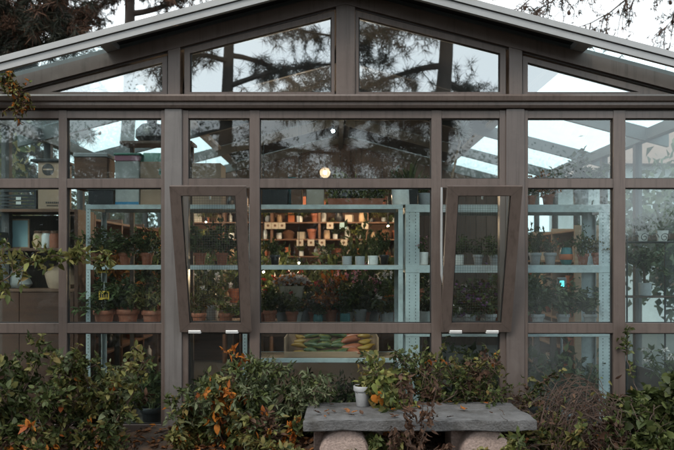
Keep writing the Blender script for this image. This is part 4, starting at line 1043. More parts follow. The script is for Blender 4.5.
# price cards clipped to the boards
cards = [(275, 214, 'paperblue'), (268, 221.5, 'paper'), (282, 221.5, 'paper'), (275, 230.5, 'paper'), (311, 237, 'paper'), (322, 245.5, 'paper'), (343, 217, 'paperblue'), (344, 247, 'paper'), (330, 219, 'paper'), (386, 214, 'paper'), (300, 247, 'paper'), (365, 232, 'paper')]
for i, (px, py, mt) in enumerate(cards):
    c = P(px, py, dy - .02); zz = min(DZ, key=lambda q: abs(q - c.z - .05)); c.z = zz - .06
    r = empty('price_card', c, '%s price card hung on the far display shelves, %s along from the screen side' % ('pale blue' if mt == 'paperblue' else 'cream', ords[sorted([q[0] for q in cards]).index(px)]), 'card', 'price cards on the far display')
    m = MB(); m.box(c.x - .055, c.x + .055, c.y - .003, c.y, c.z - .055, c.z + .05); m.build('card', mt, r)
    if mt == 'paper':
        m = MB(); m.lathe([(0, 0), (.022, 0), (.022, .001), (0, .001)], 10); m.v = [(c.x + v[0], c.y - .0035 - v[2], c.z + v[1]) for v in m.v]; m.build('printed_dot', 'wood', r)

# ------------------------------------------------------------------ shelving along both side walls and floor plants
def side_unit(sx, y0, y1, h, label, mat, nb, goods_seed):
    xw = CX + sx * (HALF - .12); x0, x1 = sorted((xw, xw - sx * .42))
    r = empty('side_shelving', ((x0 + x1) / 2, (y0 + y1) / 2, .2), label, 'shelf')
    nu = 4
    for i in range(nu):
        yy = y0 + (y1 - y0) * i / (nu - 1)
        m = MB(); m.box(x0, x1, yy - .02, yy + .02, .2, h, .002); m.build('upright', mat, r)
    zs = [.3 + (h - .35) * i / (nb - 1) for i in range(nb)]
    for i, zz in enumerate(zs):
        m = MB(); m.box(x0 + .003, x1 - .003, y0 - .01, y1 + .01, zz - .028, zz, .002); m.build('shelf_board', mat, r)
    xb_ = x1 - .012 if sx > 0 else x0
    n = 9
    for i in range(n):
        za = .2 + (h - .2) * i / n; zb_ = .2 + (h - .2) * (i + 1) / n - .006
        m = MB(); m.box(xb_, xb_ + .012, y0, y1, za, zb_); m.build('back_board', mat, r)
    rng = np.random.default_rng(goods_seed)
    wall = 'left' if sx < 0 else 'right'
    for i, zz in enumerate(zs[:-1]):
        for q in range(9):
            yy = y0 + (y1 - y0) * (q + .5) / 9 + rng.uniform(-.05, .05)
            if rng.uniform() < .5:
                potted(((x0 + x1) / 2 + rng.uniform(-.06, .06), yy, zz + .0005), .13, rng.uniform(.16, .3), 'little potted plant standing on the %s board of the %s wall shelving' % (ords2[i], wall), kind='bushy', leaf=('leaf_mid', 'leaf_olive', 'leaf_orange', 'leaf_dark')[int(rng.integers(0, 4))], seed=int(rng.integers(300, 306)), group='little plants on the %s board of the %s wall shelving' % (ords2[i], wall), spread=.8, rz=float(rng.uniform(0, 6)))
            else:
                kname = keys[int(rng.integers(0, len(keys)))]; me, cat, txt = GD[kname]
                o = inst(kname, me, None, loc=((x0 + x1) / 2 + rng.uniform(-.08, .08), yy, zz + .0005), rot=(0, 0, rng.uniform(0, 6)), scale=rng.uniform(1.0, 1.7))
                tag(o, '%s on the %s board of the %s wall shelving' % (txt, ords2[i], wall), cat, '%s on the %s board of the %s wall shelving' % (txt, ords2[i], wall))
    return r
ords2 = ['lowest', 'second', 'third', 'fourth', 'fifth', 'sixth']
side_unit(-1, 2.3, 5.6, 2.45, 'brown wooden shelving along the left side wall', 'wood', 6, 61)
side_unit(1, 2.9, 5.9, 2.35, 'pinkish brown wooden shelving along the right side wall', 'wood_pale', 6, 62)
fl = [(152, .75, .22, .62, 'leaf_dark', 'dark potted shrub standing on the floor behind the second left pane'), (98, 1.3, .22, .5, 'leaf_dark', 'dark potted shrub on the floor beneath the left rack near the slotted post'), (210, .8, .22, .5, 'leaf_mid', 'potted shrub on the floor below the left tilted window'),
      (300, .7, .2, .45, 'leaf_dark', 'dark potted shrub on the floor under the squash tray'), (345, .75, .2, .42, 'leaf_dark', 'second dark potted shrub on the floor under the squash tray'), (392, .7, .2, .5, 'leaf_dark', 'dark potted shrub on the floor beside the slotted post'),
      (460, .7, .25, .6, 'leaf_dark', 'dark potted shrub on the floor below the right tilted window'), (488, .8, .25, .66, 'leaf_dark', 'taller dark potted shrub on the floor next to the second brown post'), (540, .7, .25, .72, 'leaf_dark', 'leafy dark potted shrub on the floor behind the right pane'), (585, .8, .25, .6, 'leaf_grey', 'grey-green potted shrub on the floor by the end post of the wide rack')]
for i, (px, y, ph, hh, lf, lb) in enumerate(fl):
    potted((on(px, y), y, .2005), ph, hh, lb, pot=('taper', 'blackplastic'), kind='bushy', leaf=lf, seed=310 + i, group='potted shrubs on the floor', spread=.95)

# ------------------------------------------------------------------ lamps
def pendant(px, py, y, label, mat, rad, halo_shell=None):
    c = P(px, py, y); zt_ = roofz(abs(c.x - CX)) - .12
    r = empty('pendant_lamp', c, label, 'lamp')
    m = MB(); m.lathe([(0, -rad), (rad * .5, -rad * .87), (rad * .87, -rad * .5), (rad, 0), (rad * .87, rad * .5), (rad * .5, rad * .87), (0, rad)], 14, c); m.build('bulb', mat, r, True)
    if halo_shell:
        g_ = halo_shell; m = MB(); m.lathe([(.022, g_ * .95)] + [(g_ * math.cos(q), g_ * math.sin(q)) for q in [1.3 - 2.87 * j / 12 for j in range(13)]] + [(0, -g_)], 18, (c.x, c.y, c.z)); m.build('halo_shell', 'halo_film', r, True)  # added shell imitates a soft halo of light around the bulb
    m = MB(); m.lathe([(0, rad * .95), (.02, rad * .95), (.02, rad + .06), (0, rad + .065)], 10, c); m.build('socket', 'blackplastic', r, True)
    m = MB(); m.tube([(c.x, c.y, c.z + rad + .06), (c.x, c.y, zt_)], .004, 5); m.build('cord', 'blackplastic', r)
pendant(325, 172.5, 4.9, 'bright warm bulb with an added glow shell hanging over the far display', 'bulb', .022, .085)
pendant(301, 189, 4.5, 'small warm bulb hanging lower beside the bright one', 'bulb', .018)
for i_, (px, py) in enumerate([(206, 222), (236, 258), (356, 205), (388, 226)]):
    pendant(px, py, 4.75, 'tiny warm bulb on a cord before the far display, %s from the screen side' % ords[i_], 'bulb_small', .007)
pendant(263.5, 272, 2.4, 'tiny warm bulb low over the table at its screen end', 'bulb_small', .008)
pendant(299, 263, 2.45, 'tiny warm bulb low over the middle of the table', 'bulb_small', .008)
pendant(333, 131, 3.6, 'cool white bulb hanging high under the ridge', 'bulb_cool', .022)
# hanging pipes under the roof

# ------------------------------------------------------------------ stone bench
BZ = EYE - 159 * S * 0.84; BT = 0.078; BF, BB = -1.04, -0.31
xa, xb = PX(303, BF), PX(539, BF)
be = empty('stone_bench', ((xa + xb) / 2, (BF + BB) / 2, .17), 'weathered grey stone slab bench resting on two round granite drums', 'bench')
bm = bmesh.new(); bmesh.ops.create_cube(bm, size=1)
for v in bm.verts: v.co = Vector(((xa + xb) / 2 + v.co.x * (xb - xa), (BF + BB) / 2 + v.co.y * (BB - BF), BZ - BT / 2 + v.co.z * BT))
bmesh.ops.subdivide_edges(bm, edges=[e for e in bm.edges if abs(e.verts[0].co.x - e.verts[1].co.x) > .5], cuts=40)
bmesh.ops.subdivide_edges(bm, edges=[e for e in bm.edges if abs(e.verts[0].co.y - e.verts[1].co.y) > .3], cuts=10)
bmesh.ops.bevel(bm, geom=[e for e in bm.edges if len(e.link_faces) == 2 and e.calc_face_angle() > 1], offset=.006, segments=2, affect='EDGES')
rg = random.Random(4)
for v in bm.verts:
    q = v.co
    v.co.z += .0035 * math.sin(q.x * 13 + q.y * 5) + rg.uniform(-.0015, .0015)
    if q.y < BF + .02: v.co.y += .006 * math.sin(q.x * 9) + .004 * math.sin(q.x * 31) + rg.uniform(-.002, .002)
    if q.x < xa + .02: v.co.x += .012 * (q.y - BF) / (BB - BF)
    if q.x > xb - .02: v.co.x += -.05 * (q.y - BF) / (BB - BF) + .012 * math.sin(q.y * 14)
me = bpy.data.meshes.new('seat_slab'); bm.to_mesh(me); bm.free(); me.transform(Matrix.Translation(-org(be))); me.materials.append(M['slab'])
inst('seat_slab', me, be)
for px in (344.5, 487):
    cx = PX(px, BF + .05); rr = .192; cz = BZ - BT - rr + .004
    m = MB(); n = 40; rings = [(-.985, rr - .02), (-.97, rr - .006), (-.955, rr), (-.40, rr), (-.38, rr - .015)]
    vs = []
    for yy, ra in rings:
        for k in range(n):
            q = 2 * math.pi * k / n; ra2 = ra * (1 + .012 * math.sin(3 * q + px) + .006 * math.sin(11 * q + yy * 20))
            vs.append((cx + ra2 * math.cos(q), yy, cz + ra2 * math.sin(q)))
    fs = [tuple(range(n)), tuple(range(5 * n - 1, 4 * n - 1, -1))]
    for i in range(4):
        for k in range(n): fs.append((i * n + (k + 1) % n, i * n + k, (i + 1) * n + k, (i + 1) * n + (k + 1) % n))
    m.add(vs, fs); m.build('drum_leg', 'granite', be, True)
    m = MB(); m.box(cx - rr - .05, cx - rr * .55, -.80, -.45, .15, BZ - BT - .002, .01); m.build('prop_block', 'granite', be)

# ------------------------------------------------------------------ shrubs
def shrub(name, label, base, h, rad, nst, mats, wts, seed, lsize=.06, lw=.55, per=5, twig='twig', cat='shrub', flat=1.0, lean=(0, 0), sub=4, full=True, upb=.5, group=None, grav=-.25, big=None, bigm=None, jit=.3):
    """stems from one root, side twigs, leaves along the twigs; big = number of single large leaves that are parts of their own"""
    rng = np.random.default_rng(seed); base = Vector(base)
    r = empty(name, base, label, cat, group)
    st = MB(); PP = []; DD = []; tips = []; MI = []; wp = np.array(wts) / sum(wts)
    for i in range(nst):
        stem_mi = int(rng.choice(len(mats), p=wp))
        a = rng.uniform(0, 6.283); le = math.sqrt(rng.uniform(0, 1)) * rad / h
        d = Vector((math.cos(a) * le + lean[0], (math.sin(a) * le) * flat + lean[1], 1.0))
        ln = h * rng.uniform(.65, 1.1) * math.sqrt(1 + le * le * .6)
        pth = walk(base + Vector((rng.normal() * rad * .15, rng.normal() * rad * .12 * flat, -.03)), d, ln, 9, rng, jit, grav)
        r0 = .006 + .006 * h; st.tube(pth, [r0 * (1 - .085 * q) for q in range(10)], 5)
        for q in range(2, 10):
            for _ in range(sub if q > 3 else sub // 2):
                t = (pth[q] - pth[q - 1]).normalized()
                d2 = (t * .6 + Vector(rng.normal(size=3)) * .75 + Vector((0, 0, .15)))
                tw = walk(pth[q], d2, h * rng.uniform(.10, .24), 4, rng, .3, -.15)
                st.tube(tw, [.0035, .003, .0025, .002, .0012], 4)
                tmi = stem_mi if rng.uniform() < .45 else int(rng.choice(len(mats), p=wp))
                for s2 in range(1, 5):
                    tt = (tw[s2] - tw[s2 - 1]).normalized()
                    for _k in range(per if s2 > 1 else per // 2):
                        MI.append(tmi if rng.uniform() < .88 else int(rng.choice(len(mats), p=wp)))
                        PP.append(tuple(tw[s2] + (tw[s2 - 1] - tw[s2]) * rng.uniform(0, 1))); DD.append(tuple(tt * .5 + Vector(rng.normal(size=3)) * .75))
                tips.append((tw[-1], (tw[-1] - tw[-2]).normalized()))
    st.build('stems', twig, r)
    n = len(PP); mi = np.array(MI); L = lsize * rng.uniform(.4, 1.35, n)
    inst('foliage', leaves(PP, DD, L, L * lw, rng, mats, mi, full=full, o=org(r), upbias=upb), r)
    if big:
        bl = [blade('leaf', .095, .055, bigm), blade('leaf', .085, .042, bigm, .6, .5), blade('leaf', .075, .05, 'leaf_yellow', .2, .4), blade('leaf', .09, .05, 'leaf_orange2', .5, .1)]
        front = sorted(tips, key=lambda t: t[0].y + rng.uniform(0, .25) + 1.2 * abs(t[0].x - base.x - rad * .4) + .5 * abs(t[0].z - base.z - h * .5))[:int(big * 2)]
        for k in range(min(big, len(front))):
            p, d = front[int(rng.integers(0, len(front)))]
            o = inst('leaf', bl[k % 4], r, loc=p - org(r), rot=(rng.uniform(-1, 1), rng.uniform(.2, 1.2), rng.uniform(3.6, 5.8)), scale=rng.uniform(.45, 1.0))
    return r
def bp(px, y): x = PX(px, y); return (x, y, bedz(x, y))

# left thicket
EV = ['leaf_dark', 'leaf_mid', 'leaf_olive', 'leaf_orange', 'leaf_dry']
shrub('evergreen_shrub', 'tall dark evergreen shrub at the outer corner under the reaching branch', bp(2, -.75), .92, .24, 11, EV, [6, 3, 1.5, .25, .5], 201, .056, .58, 4, flat=.7, sub=3)
shrub('evergreen_shrub', 'dense olive evergreen shrub below the mullion between the left panes', bp(50, -.62), .86, .18, 10, EV, [5, 3, 2, .3, .6], 202, .054, .58, 4, flat=.6, sub=3)
shrub('evergreen_shrub', 'slender light olive shrub in front of the second left pane', bp(112, -.55), .86, .11, 7, ['leaf_mid', 'leaf_olive', 'leaf_grey', 'leaf_orange'], [3, 5, 2, .3], 203, .052, .6, 4, flat=.6)
shrub('low_shrub', 'low shrub with rusty autumn leaves at the foot of the left thicket', bp(26, -1.15), .42, .36, 12, EV, [4, 1, 2, .8, 1.5], 204, .056, .58, 3, flat=.6, big=12, bigm='leaf_orange')
shrub('low_shrub', 'low olive and orange shrub in front of the slender shrub', bp(96, -.8), .36, .18, 8, EV, [4, 1, 3, 1, 1.5], 205, .05, .58, 3, flat=.6, big=7, bigm='leaf_orange')
# orange-leaved bush in front of the left tilted window
shrub('autumn_bush', 'spreading grey-green bush with large orange autumn leaves below the left tilted window', bp(232, -.62), .72, .30, 12, ['leaf_grey', 'leaf_mid', 'leaf_olive', 'leaf_orange', 'leaf_dry'], [4, 4, 3, 1.3, .5], 206, .056, .46, 4, flat=.55, big=44, bigm='leaf_orange')
shrub('autumn_bush', 'feathery grey-green bush against the mullion beside the stone bench', bp(260, -.36), .80, .15, 9, ['leaf_grey', 'leaf_mid'], [4, 3], 207, .054, .38, 6, flat=.6)
shrub('autumn_bush', 'low orange-tinged bush between the brown post and the bench', bp(258, -1.05), .42, .22, 9, ['leaf_grey', 'leaf_olive', 'leaf_orange', 'leaf_dark', 'leaf_dry'], [2, 3, 1, 3, 1], 208, .06, .5, 3, flat=.5, big=24, bigm='leaf_orange')
shrub('low_shrub', 'small yellow-green seedling shrub at the foot of the brown post', bp(188, -.6), .36, .14, 5, ['leaf_olive', 'leaf_lime', 'leaf_orange'], [4, 2, 1], 209, .056, .5, 3, flat=.6, big=6, bigm='leaf_orange')
# roses behind the bench
shrub('rose_bush', 'rose bush behind the middle of the bench', bp(426, -.22), .94, .26, 10, ['leaf_mid', 'leaf_olive', 'leaf_dark', 'leaf_orange'], [4, 4, 3, .3], 210, .044, .62, 3, flat=.4, sub=3)
shrub('rose_bush', 'open rose bush in front of the right tilted window', bp(480, -.22), .78, .34, 9, ['leaf_dark', 'leaf_olive', 'leaf_mid', 'leaf_orange', 'leaf_dry'], [4, 3, 3, .4, 1], 211, .04, .6, 3, flat=.4, sub=4)
shrub('rose_bush', 'thin reddish rose sprays beside the second brown post', bp(510, -.3), .70, .22, 6, ['leaf_olive', 'leaf_dry', 'leaf_mid'], [3, 3, 2], 212, .036, .55, 2, flat=.5, sub=3)
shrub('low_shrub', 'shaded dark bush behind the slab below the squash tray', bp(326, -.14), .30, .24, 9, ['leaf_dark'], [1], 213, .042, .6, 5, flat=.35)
# ivy mass at the right end
shrub('ivy_bush', 'broad-leaved dark ivy bush at the right end', bp(660, -.62), .58, .36, 14, ['leaf_dark', 'leaf_mid', 'leaf_dry'], [5, 3, .4], 214, .068, .85, 4, flat=.5, upb=.3)
shrub('ivy_bush', 'lower ivy mound in front of the dry vine hoop', bp(640, -.95), .38, .28, 10, ['leaf_dark', 'leaf_mid', 'leaf_dry'], [4, 3, .6], 215, .06, .85, 3, flat=.5, upb=.3)
shrub('low_shrub', 'yellow-green sprig growing out beside the bench end', bp(505, -1.30), .36, .18, 7, ['leaf_lime', 'leaf_olive', 'leaf_mid'], [3, 3, 2], 216, .05, .75, 2, flat=.6, sub=3)
shrub('low_shrub', 'mid green sprig leaning on the dry vine hoop', bp(552, -.75), .46, .14, 5, ['leaf_mid', 'leaf_olive'], [3, 2], 217, .05, .7, 2, flat=.6, sub=3)
shrub('low_shrub', 'small green sprout under the bench slab', bp(376, -.9), .34, .12, 5, ['leaf_mid', 'leaf_olive'], [3, 2], 218, .045, .6, 3, flat=.6, sub=2)

# long leafy branch reaching in front of the left panes
def sprig(name, label, path, mats, wts, seed, lsize, lw, twigs, twl, per, cat='branch', twigmat='twig', rad=.008, full=True, grav=-.1, upb=.5):
    rng = np.random.default_rng(seed); r = empty(name, path[0], label, cat); st = MB(); PP = []; DD = []
    pts = []
    for i in range(len(path) - 1):
        for k in range(6): pts.append(Vector(path[i]).lerp(Vector(path[i + 1]), k / 6) + Vector(rng.normal(size=3)) * .006)
    pts.append(Vector(path[-1])); n = len(pts)
    st.tube(pts, [rad * (1 - .8 * i / n) for i in range(n)], 6)
    for i in range(twigs):
        q = int(rng.uniform(.12, 1) * (n - 2)) + 1
        t = (pts[q] - pts[q - 1]).normalized(); tw = walk(pts[q], t * .7 + Vector(rng.normal(size=3)) * .7, twl * rng.uniform(.4, 1.1), 4, rng, .3, grav)
        st.tube(tw, [.0035, .003, .0025, .002, .0012], 4)
        for s2 in range(1, 5):
            tt = (tw[s2] - tw[s2 - 1]).normalized()
            for _ in range(per): PP.append(tuple(tw[s2] + (tw[s2 - 1] - tw[s2]) * rng.uniform(0, 1))); DD.append(tuple(tt * .5 + Vector(rng.normal(size=3)) * .7))
    st.build('stem', twigmat, r)
    L = lsize * rng.uniform(.6, 1.25, len(PP)); inst('foliage', leaves(PP, DD, L, L * lw, rng, mats, rng.choice(len(mats), len(PP), p=np.array(wts) / sum(wts)), full=full, o=org(r), upbias=upb), r)
    return r
root = Vector(bp(-28, -.6))
sprig('leafy_branch', 'long olive-leaved branch arching across the left panes', [root, P(-25, 330, -.55), P(-8, 288, -.5), P(25, 265, -.45), P(55, 256, -.4), P(85, 262, -.36), P(112, 258, -.33)], ['leaf_olive', 'leaf_lime', 'leaf_mid'], [5, 1.2, 2], 230, .075, .5, 44, .20, 3, rad=.011)
sprig('leafy_branch', 'short leafy spray beside the arching branch at the outer corner', [root + Vector((.05, 0, 0)), P(-22, 300, -.5), P(2, 255, -.45), P(8, 238, -.45)], ['leaf_olive', 'leaf_mid'], [3, 3], 231, .07, .5, 18, .16, 3, rad=.009)
sprig('vine', 'tangled vine with rusty leaves hanging over the beam end', [P(-30, 118, -.2), P(-12, 92, -.25), P(5, 78, -.28), P(14, 84, -.3), P(22, 98, -.32), P(14, 112, -.3)], ['leaf_olive', 'leaf_orange', 'leaf_dry', 'leaf_lime'], [4, 2, 3, 1], 232, .042, .55, 60, .16, 4, cat='vine', rad=.006, grav=-.6)
sprig('vine', 'thin vine tendril climbing the mullion above the ivy', [bp(640, -.5), P(636, 390, -.3), P(626, 355, -.12), P(628, 335, -.1), P(634, 322, -.1)], ['leaf_mid', 'leaf_dark'], [3, 2], 233, .04, .6, 16, .10, 2, cat='vine', rad=.004)
# pot with heart-leaved vine on the bench
vx = PX(363, -.5)
r = empty('vine_pot', (vx, -.48, BZ + .002), 'pale grey pot with heart-leaved vine spilling over the bench', 'plant')
inst('pot', pot_mesh('taper', 'greyclay'), r, scale=(.15, .15, .17)); inst('soil', SOIL, r, scale=(.15, .15, .17))
rng = np.random.default_rng(77); st = MB(); PP = []; DD = []
for i in range(20):
    a = rng.uniform(-.9, 1.2); d = Vector((math.cos(a) * .9 + .35, -abs(math.sin(a)) * .35 + .05, rng.uniform(.6, 1.4)))
    pth = walk((vx + rng.normal() * .03, -.48 + rng.normal() * .03, BZ + .14), d, rng.uniform(.25, .52), 7, rng, .3, -1.6)
    pth = [Vector((p.x, p.y, max(p.z, BZ + .02) if p.y > BF else p.z)) for p in pth]
    st.tube(pth, .0035, 4)
    for q in range(1, 8):
        for _ in range(4): PP.append(tuple(pth[q] + Vector(rng.normal(size=3)) * .025)); DD.append(tuple(Vector(rng.normal(size=3)) * .6 + Vector((0, -.2, -.5))))
st.build('stems', 'greenstem', r)
L = rng.uniform(.05, .095, len(PP)); inst('foliage', leaves(PP, DD, L, L * .75, rng, ['leaf_olive', 'leaf_mid', 'leaf_lime'], rng.choice(3, len(PP), p=[.45, .25, .3]), full=True, o=org(r), upbias=.35), r)
me = blade('leaf', .08, .055, 'leaf_orange')
for px, py in ((372, 395), (381, 392), (379, 398)):
    c = P(px, py, -.72); inst('leaf', me, r, loc=c - org(r), rot=(1.1, .9, 4.6 + px))
# dried stalks in front of the bench
def dry(label, base, top, seed, nst, L):
    rng = np.random.default_rng(seed); r = empty('dried_plant', base, label, 'dead plant'); st = MB(); PP = []; DD = []
    for i in range(nst):
        pth = walk(Vector(base) + Vector((rng.normal() * .03, rng.normal() * .03, 0)), Vector(top) - Vector(base) + Vector(rng.normal(size=3)) * .045 * (i > 0), (Vector(top) - Vector(base)).length * rng.uniform(.55, 1.0 if i else 1.02), 9, rng, .10)
        st.tube(pth, [.007 - .0006 * q for q in range(10)], 5)
        for q in range(3, 10):
            for _ in range(15):
                PP.append(tuple(pth[q] + (pth[q - 1] - pth[q]) * rng.uniform(0, 1) + Vector(rng.normal(size=3)) * .018)); DD.append(tuple(Vector(rng.normal(size=3)) * .5 + Vector((0, 0, -.7))))
    st.build('stalks', 'drytwig', r)
    Ls = L * rng.uniform(.5, 1.2, len(PP)); inst('withered_leaves', leaves(PP, DD, Ls, Ls * .55, rng, 'leaf_dry', full=True, o=org(r), droop=.6, upbias=.2, name='withered_leaves'), r)
dry('tall dried brown flower stalk standing in front of the bench slab', bp(411, -1.25), P(417, 358, -1.2), 301, 4, .048)
dry('short withered brown stalks left of the tall dried stalk', bp(386, -1.25), P(392, 404, -1.25), 302, 2, .04)
dry('bent withered brown stalk under the slab beside the right drum', bp(436, -1.2), P(436, 418, -1.2), 303, 2, .04)
# hoop of dry vine
r = empty('dry_vine_tangle', bp(582, -.55), 'rounded tangle of bare brown dry vines arched over a hoop', 'dead vine')
rng = np.random.default_rng(310); m = MB(); c0 = Vector(bp(582, -.6))
for i in range(46):
    a0 = rng.uniform(0, 6.283); rr = .37 * math.sqrt(rng.uniform(.15, 1)); tilt = rng.uniform(-.5, .5); zc = rng.uniform(.55, 1.08)
    pts = []
    x0 = math.cos(a0) * rr
    for q in range(12):
        t = math.pi * q / 11
        off = rng.normal(size=3) * .014
        pts.append(c0 + Vector((math.cos(t) * rr * rng.uniform(.94, 1.06) + tilt * .10 * math.sin(t) + off[0], math.sin(a0) * .22 + off[1] + .10 * math.cos(t) * math.sin(a0 * 3), math.sin(t) * .60 * zc + off[2])))
    m.tube(pts, rng.uniform(.002, .0048), 4)
for i in range(280):
    p = c0 + Vector((rng.normal() * .24, rng.normal() * .16 - .1, rng.uniform(0, .5)))
    m.tube(walk(p, rng.normal(size=3), rng.uniform(.12, .4), 6, rng, .5), [.0035, .003, .003, .0025, .002, .002, .001], 4)
m.build('dry_stems', 'drytwig', r)
PP = c0 + Vector((0, 0, 0)); n = 800
pp = np.array(c0) + np.column_stack([rng.normal(size=n) * .24, rng.normal(size=n) * .14 - .05, np.abs(rng.normal(size=n)) * .22])
inst('withered_leaves', leaves(pp, rng.normal(size=(n, 3)), rng.uniform(.025, .06, n), .025, rng, ['leaf_dry', 'leaf_mid', 'leaf_olive'], rng.choice(3, n, p=[.6, .26, .14]), full=True, o=org(r), name='withered_leaves'), r)

# ------------------------------------------------------------------ fallen leaves
rng = np.random.default_rng(400); n = 5200
xs = rng.uniform(-3.6, 3.6, n); ys = -2.3 + 2.2 * rng.uniform(0, 1, n) ** .7
pp = np.array([(x, y, bedz(x, y) + rng.uniform(.004, .03)) for x, y in zip(xs, ys)])
dd = rng.normal(size=(n, 3)) * np.array([1, 1, .25])
L = rng.uniform(.04, .085, n)
o = inst('leaf_litter', leaves(pp, dd, L, L * .6, rng, ['litter', 'leaf_orange'], rng.choice(2, n, p=[.8, .2]), full=True, droop=.3, upbias=.8, name='leaf_litter')); o['kind'] = 'stuff'; o['label'] = 'brown and orange fallen leaves covering the planting bed'
me = [blade('fallen_leaf', .075, .036, mt, -.25, .6) for mt in ('litter', 'leaf_orange', 'leaf_dry')]
for i in range(34):
    x = rng.uniform(xa + .05, xb - .1); y = rng.uniform(BF + .06, BB - .05)
    if i < 12: x = xa + .12 + rng.uniform(0, .75)
    o = inst('fallen_leaf', me[i % 3], None, loc=(x, y, BZ + .014), rot=(rng.uniform(-.25, .25), rng.uniform(-.2, .2), rng.uniform(0, 6.28)), scale=rng.uniform(.5, 1.0))
    tag(o, 'curled %s leaf lying on the stone bench slab' % ('brown', 'orange', 'withered dark')[i % 3], 'leaf', '%s leaves on the bench' % ('brown', 'orange', 'dark')[i % 3])
for i in range(26):
    s_ = -1 if i < 18 else 1; a = rng.uniform(MID + .1, EAVE - .3); y = rng.uniform(.1, 4.2)
    o = inst('fallen_leaf', me[i % 3], None, loc=(CX + s_ * a, y, roofz(a) + .082), rot=(rng.uniform(-.1, .1), s_ * .256, rng.uniform(0, 6.28)), scale=rng.uniform(.8, 1.7))
    tag(o, 'dead leaf lying on the %s roof glass' % ('tree-shaded' if s_ < 0 else 'open'), 'leaf', 'leaves on the %s roof glass' % ('tree-shaded' if s_ < 0 else 'open'))

# ------------------------------------------------------------------ trees
def needles(cent, dirs, rng, n, L, wd, mats, mi, name, o):
    """tufts: n needles fanned round each direction"""
    cent = np.asarray(cent); dirs = nrm(np.asarray(dirs)); k = len(cent)
    c = np.repeat(cent, n, 0); d = np.repeat(dirs, n, 0)
    nd = nrm(d * .55 + rng.normal(size=(k * n, 3)) * .62)
    base = c + nd * rng.uniform(0, .04, (k * n, 1)) - d * rng.uniform(0, L * .8, (k * n, 1))
    sd_ = nrm(np.cross(nd, rng.normal(size=(k * n, 3)))) * wd
    tip = base + nd * L * rng.uniform(.6, 1.15, (k * n, 1)) + np.array([0, 0, -.12 * L])
    V = np.stack([base - sd_, base + sd_, tip], 1).reshape(-1, 3)
    F = np.arange(k * n * 3).reshape(-1, 3)
    return fastmesh(name, V, F, mats, np.repeat(np.repeat(mi, n), 1), o)
def pine(label, base, h, r0, limbs, seed, lean=(0, 0), mats=('needles', 'needles_brown'), pb=.25, tl=.20, nn=26, wd=.006, tufts=9, cones=0, twl=1.0, tg=-.4, lr=.33):
    """limbs: list of (height fraction, azimuth, length, rise)"""
    rng = np.random.default_rng(seed); r = empty('pine_tree', base, label, 'tree'); base = Vector(base)
    tr = walk(base, Vector((lean[0], lean[1], 1)), h, 12, rng, .05); tr[0] = base
    m = MB(); m.tube(tr, [r0 * (1 - .07 * i) for i in range(13)], 12); m.build('trunk', 'bark', r, True)
    lm = MB(); cen = []; dr = []
    for hf, az, ln, rise in limbs:
        i = min(11, int(hf * 12)); f = hf * 12 - i; p = tr[i].lerp(tr[i + 1], f)
        pl = walk(p, (math.cos(az), math.sin(az), rise), ln, 10, rng, .16, -.25)
        lm.tube(pl, [max(.008, r0 * lr * (1 - .09 * q)) for q in range(11)], 6)
        for q in range(2, 11):
            for _ in range(3):
                t = (pl[q] - pl[q - 1]).normalized()
                side = t * .5 + Vector(rng.normal(size=3)) * .6 + Vector((0, 0, -.15))
                tw = walk(pl[q], side, twl * rng.uniform(.4, 1.0), 5, rng, .3, tg)
                lm.tube(tw, [.016, .013, .011, .009, .007, .004], 4)
                for s2 in range(1, 6):
                    for _k in range(max(1, tufts // 5)):
                        cen.append(tuple(tw[s2] + Vector(rng.normal(size=3)) * .05)); dr.append(tuple((tw[s2] - tw[s2 - 1]).normalized() + Vector(rng.normal(size=3)) * .5))
    lm.build('limbs', 'bark', r)
    mi = (rng.uniform(size=len(cen)) < pb).astype(int)
    inst('needle_crown', needles(cen, dr, rng, nn, tl, wd, list(mats), mi, 'needle_crown', org(r)), r)
    if cones:
        cm = MB(); cm.lathe([(0, 0), (.03, .01), (.04, .04), (.03, .08), (0, .1)], 8); ms = cm.mesh('cone', 'drytwig', smooth=True)
        for k in range(cones):
            c = Vector(cen[int(rng.integers(0, len(cen)))]); inst('cone', ms, r, loc=c - org(r) - Vector((0, 0, .1)), rot=(rng.uniform(-.4, .4), rng.uniform(-.4, .4), 0))
    return r
rg = random.Random(8)
# big dark pine behind the left side
def whorl(n, h0, h1, l0, l1, az0, az1, rise=.1): return [(h0 + (h1 - h0) * i / max(1, n - 1), az0 + (az1 - az0) * rg.random(), l0 + (l1 - l0) * rg.random(), rise + .25 * (rg.random() - .5)) for i in range(n)]
pine('massive dark pine rising behind the left roof slope', (-7.3, 9.0, .15), 15, .42, whorl(13, .28, .72, 1.4, 3.4, -1.3, .9) + whorl(4, .3, .8, 2, 4, 1.5, 5), 501, tufts=10, nn=26, wd=.011, tl=.24, pb=.35)
pine('second pine further back with rusty inner needles', (-9.8, 14.0, .15), 17, .40, whorl(6, .30, .78, 3, 5.4, -.9, .9) + whorl(4, .3, .8, 2, 4, 1.5, 5), 502, tufts=10, nn=24, wd=.012, tl=.24, pb=.7)
pine('pine standing far behind the ridge with sparse branches', (-6.6, 16.0, .15), 16, .3, whorl(7, .45, .85, 2.4, 5.0, -.8, .8) + whorl(4, .5, .9, 2, 3, 1.5, 4.5), 503, tufts=8, nn=22, wd=.012, tl=.24, pb=.5)
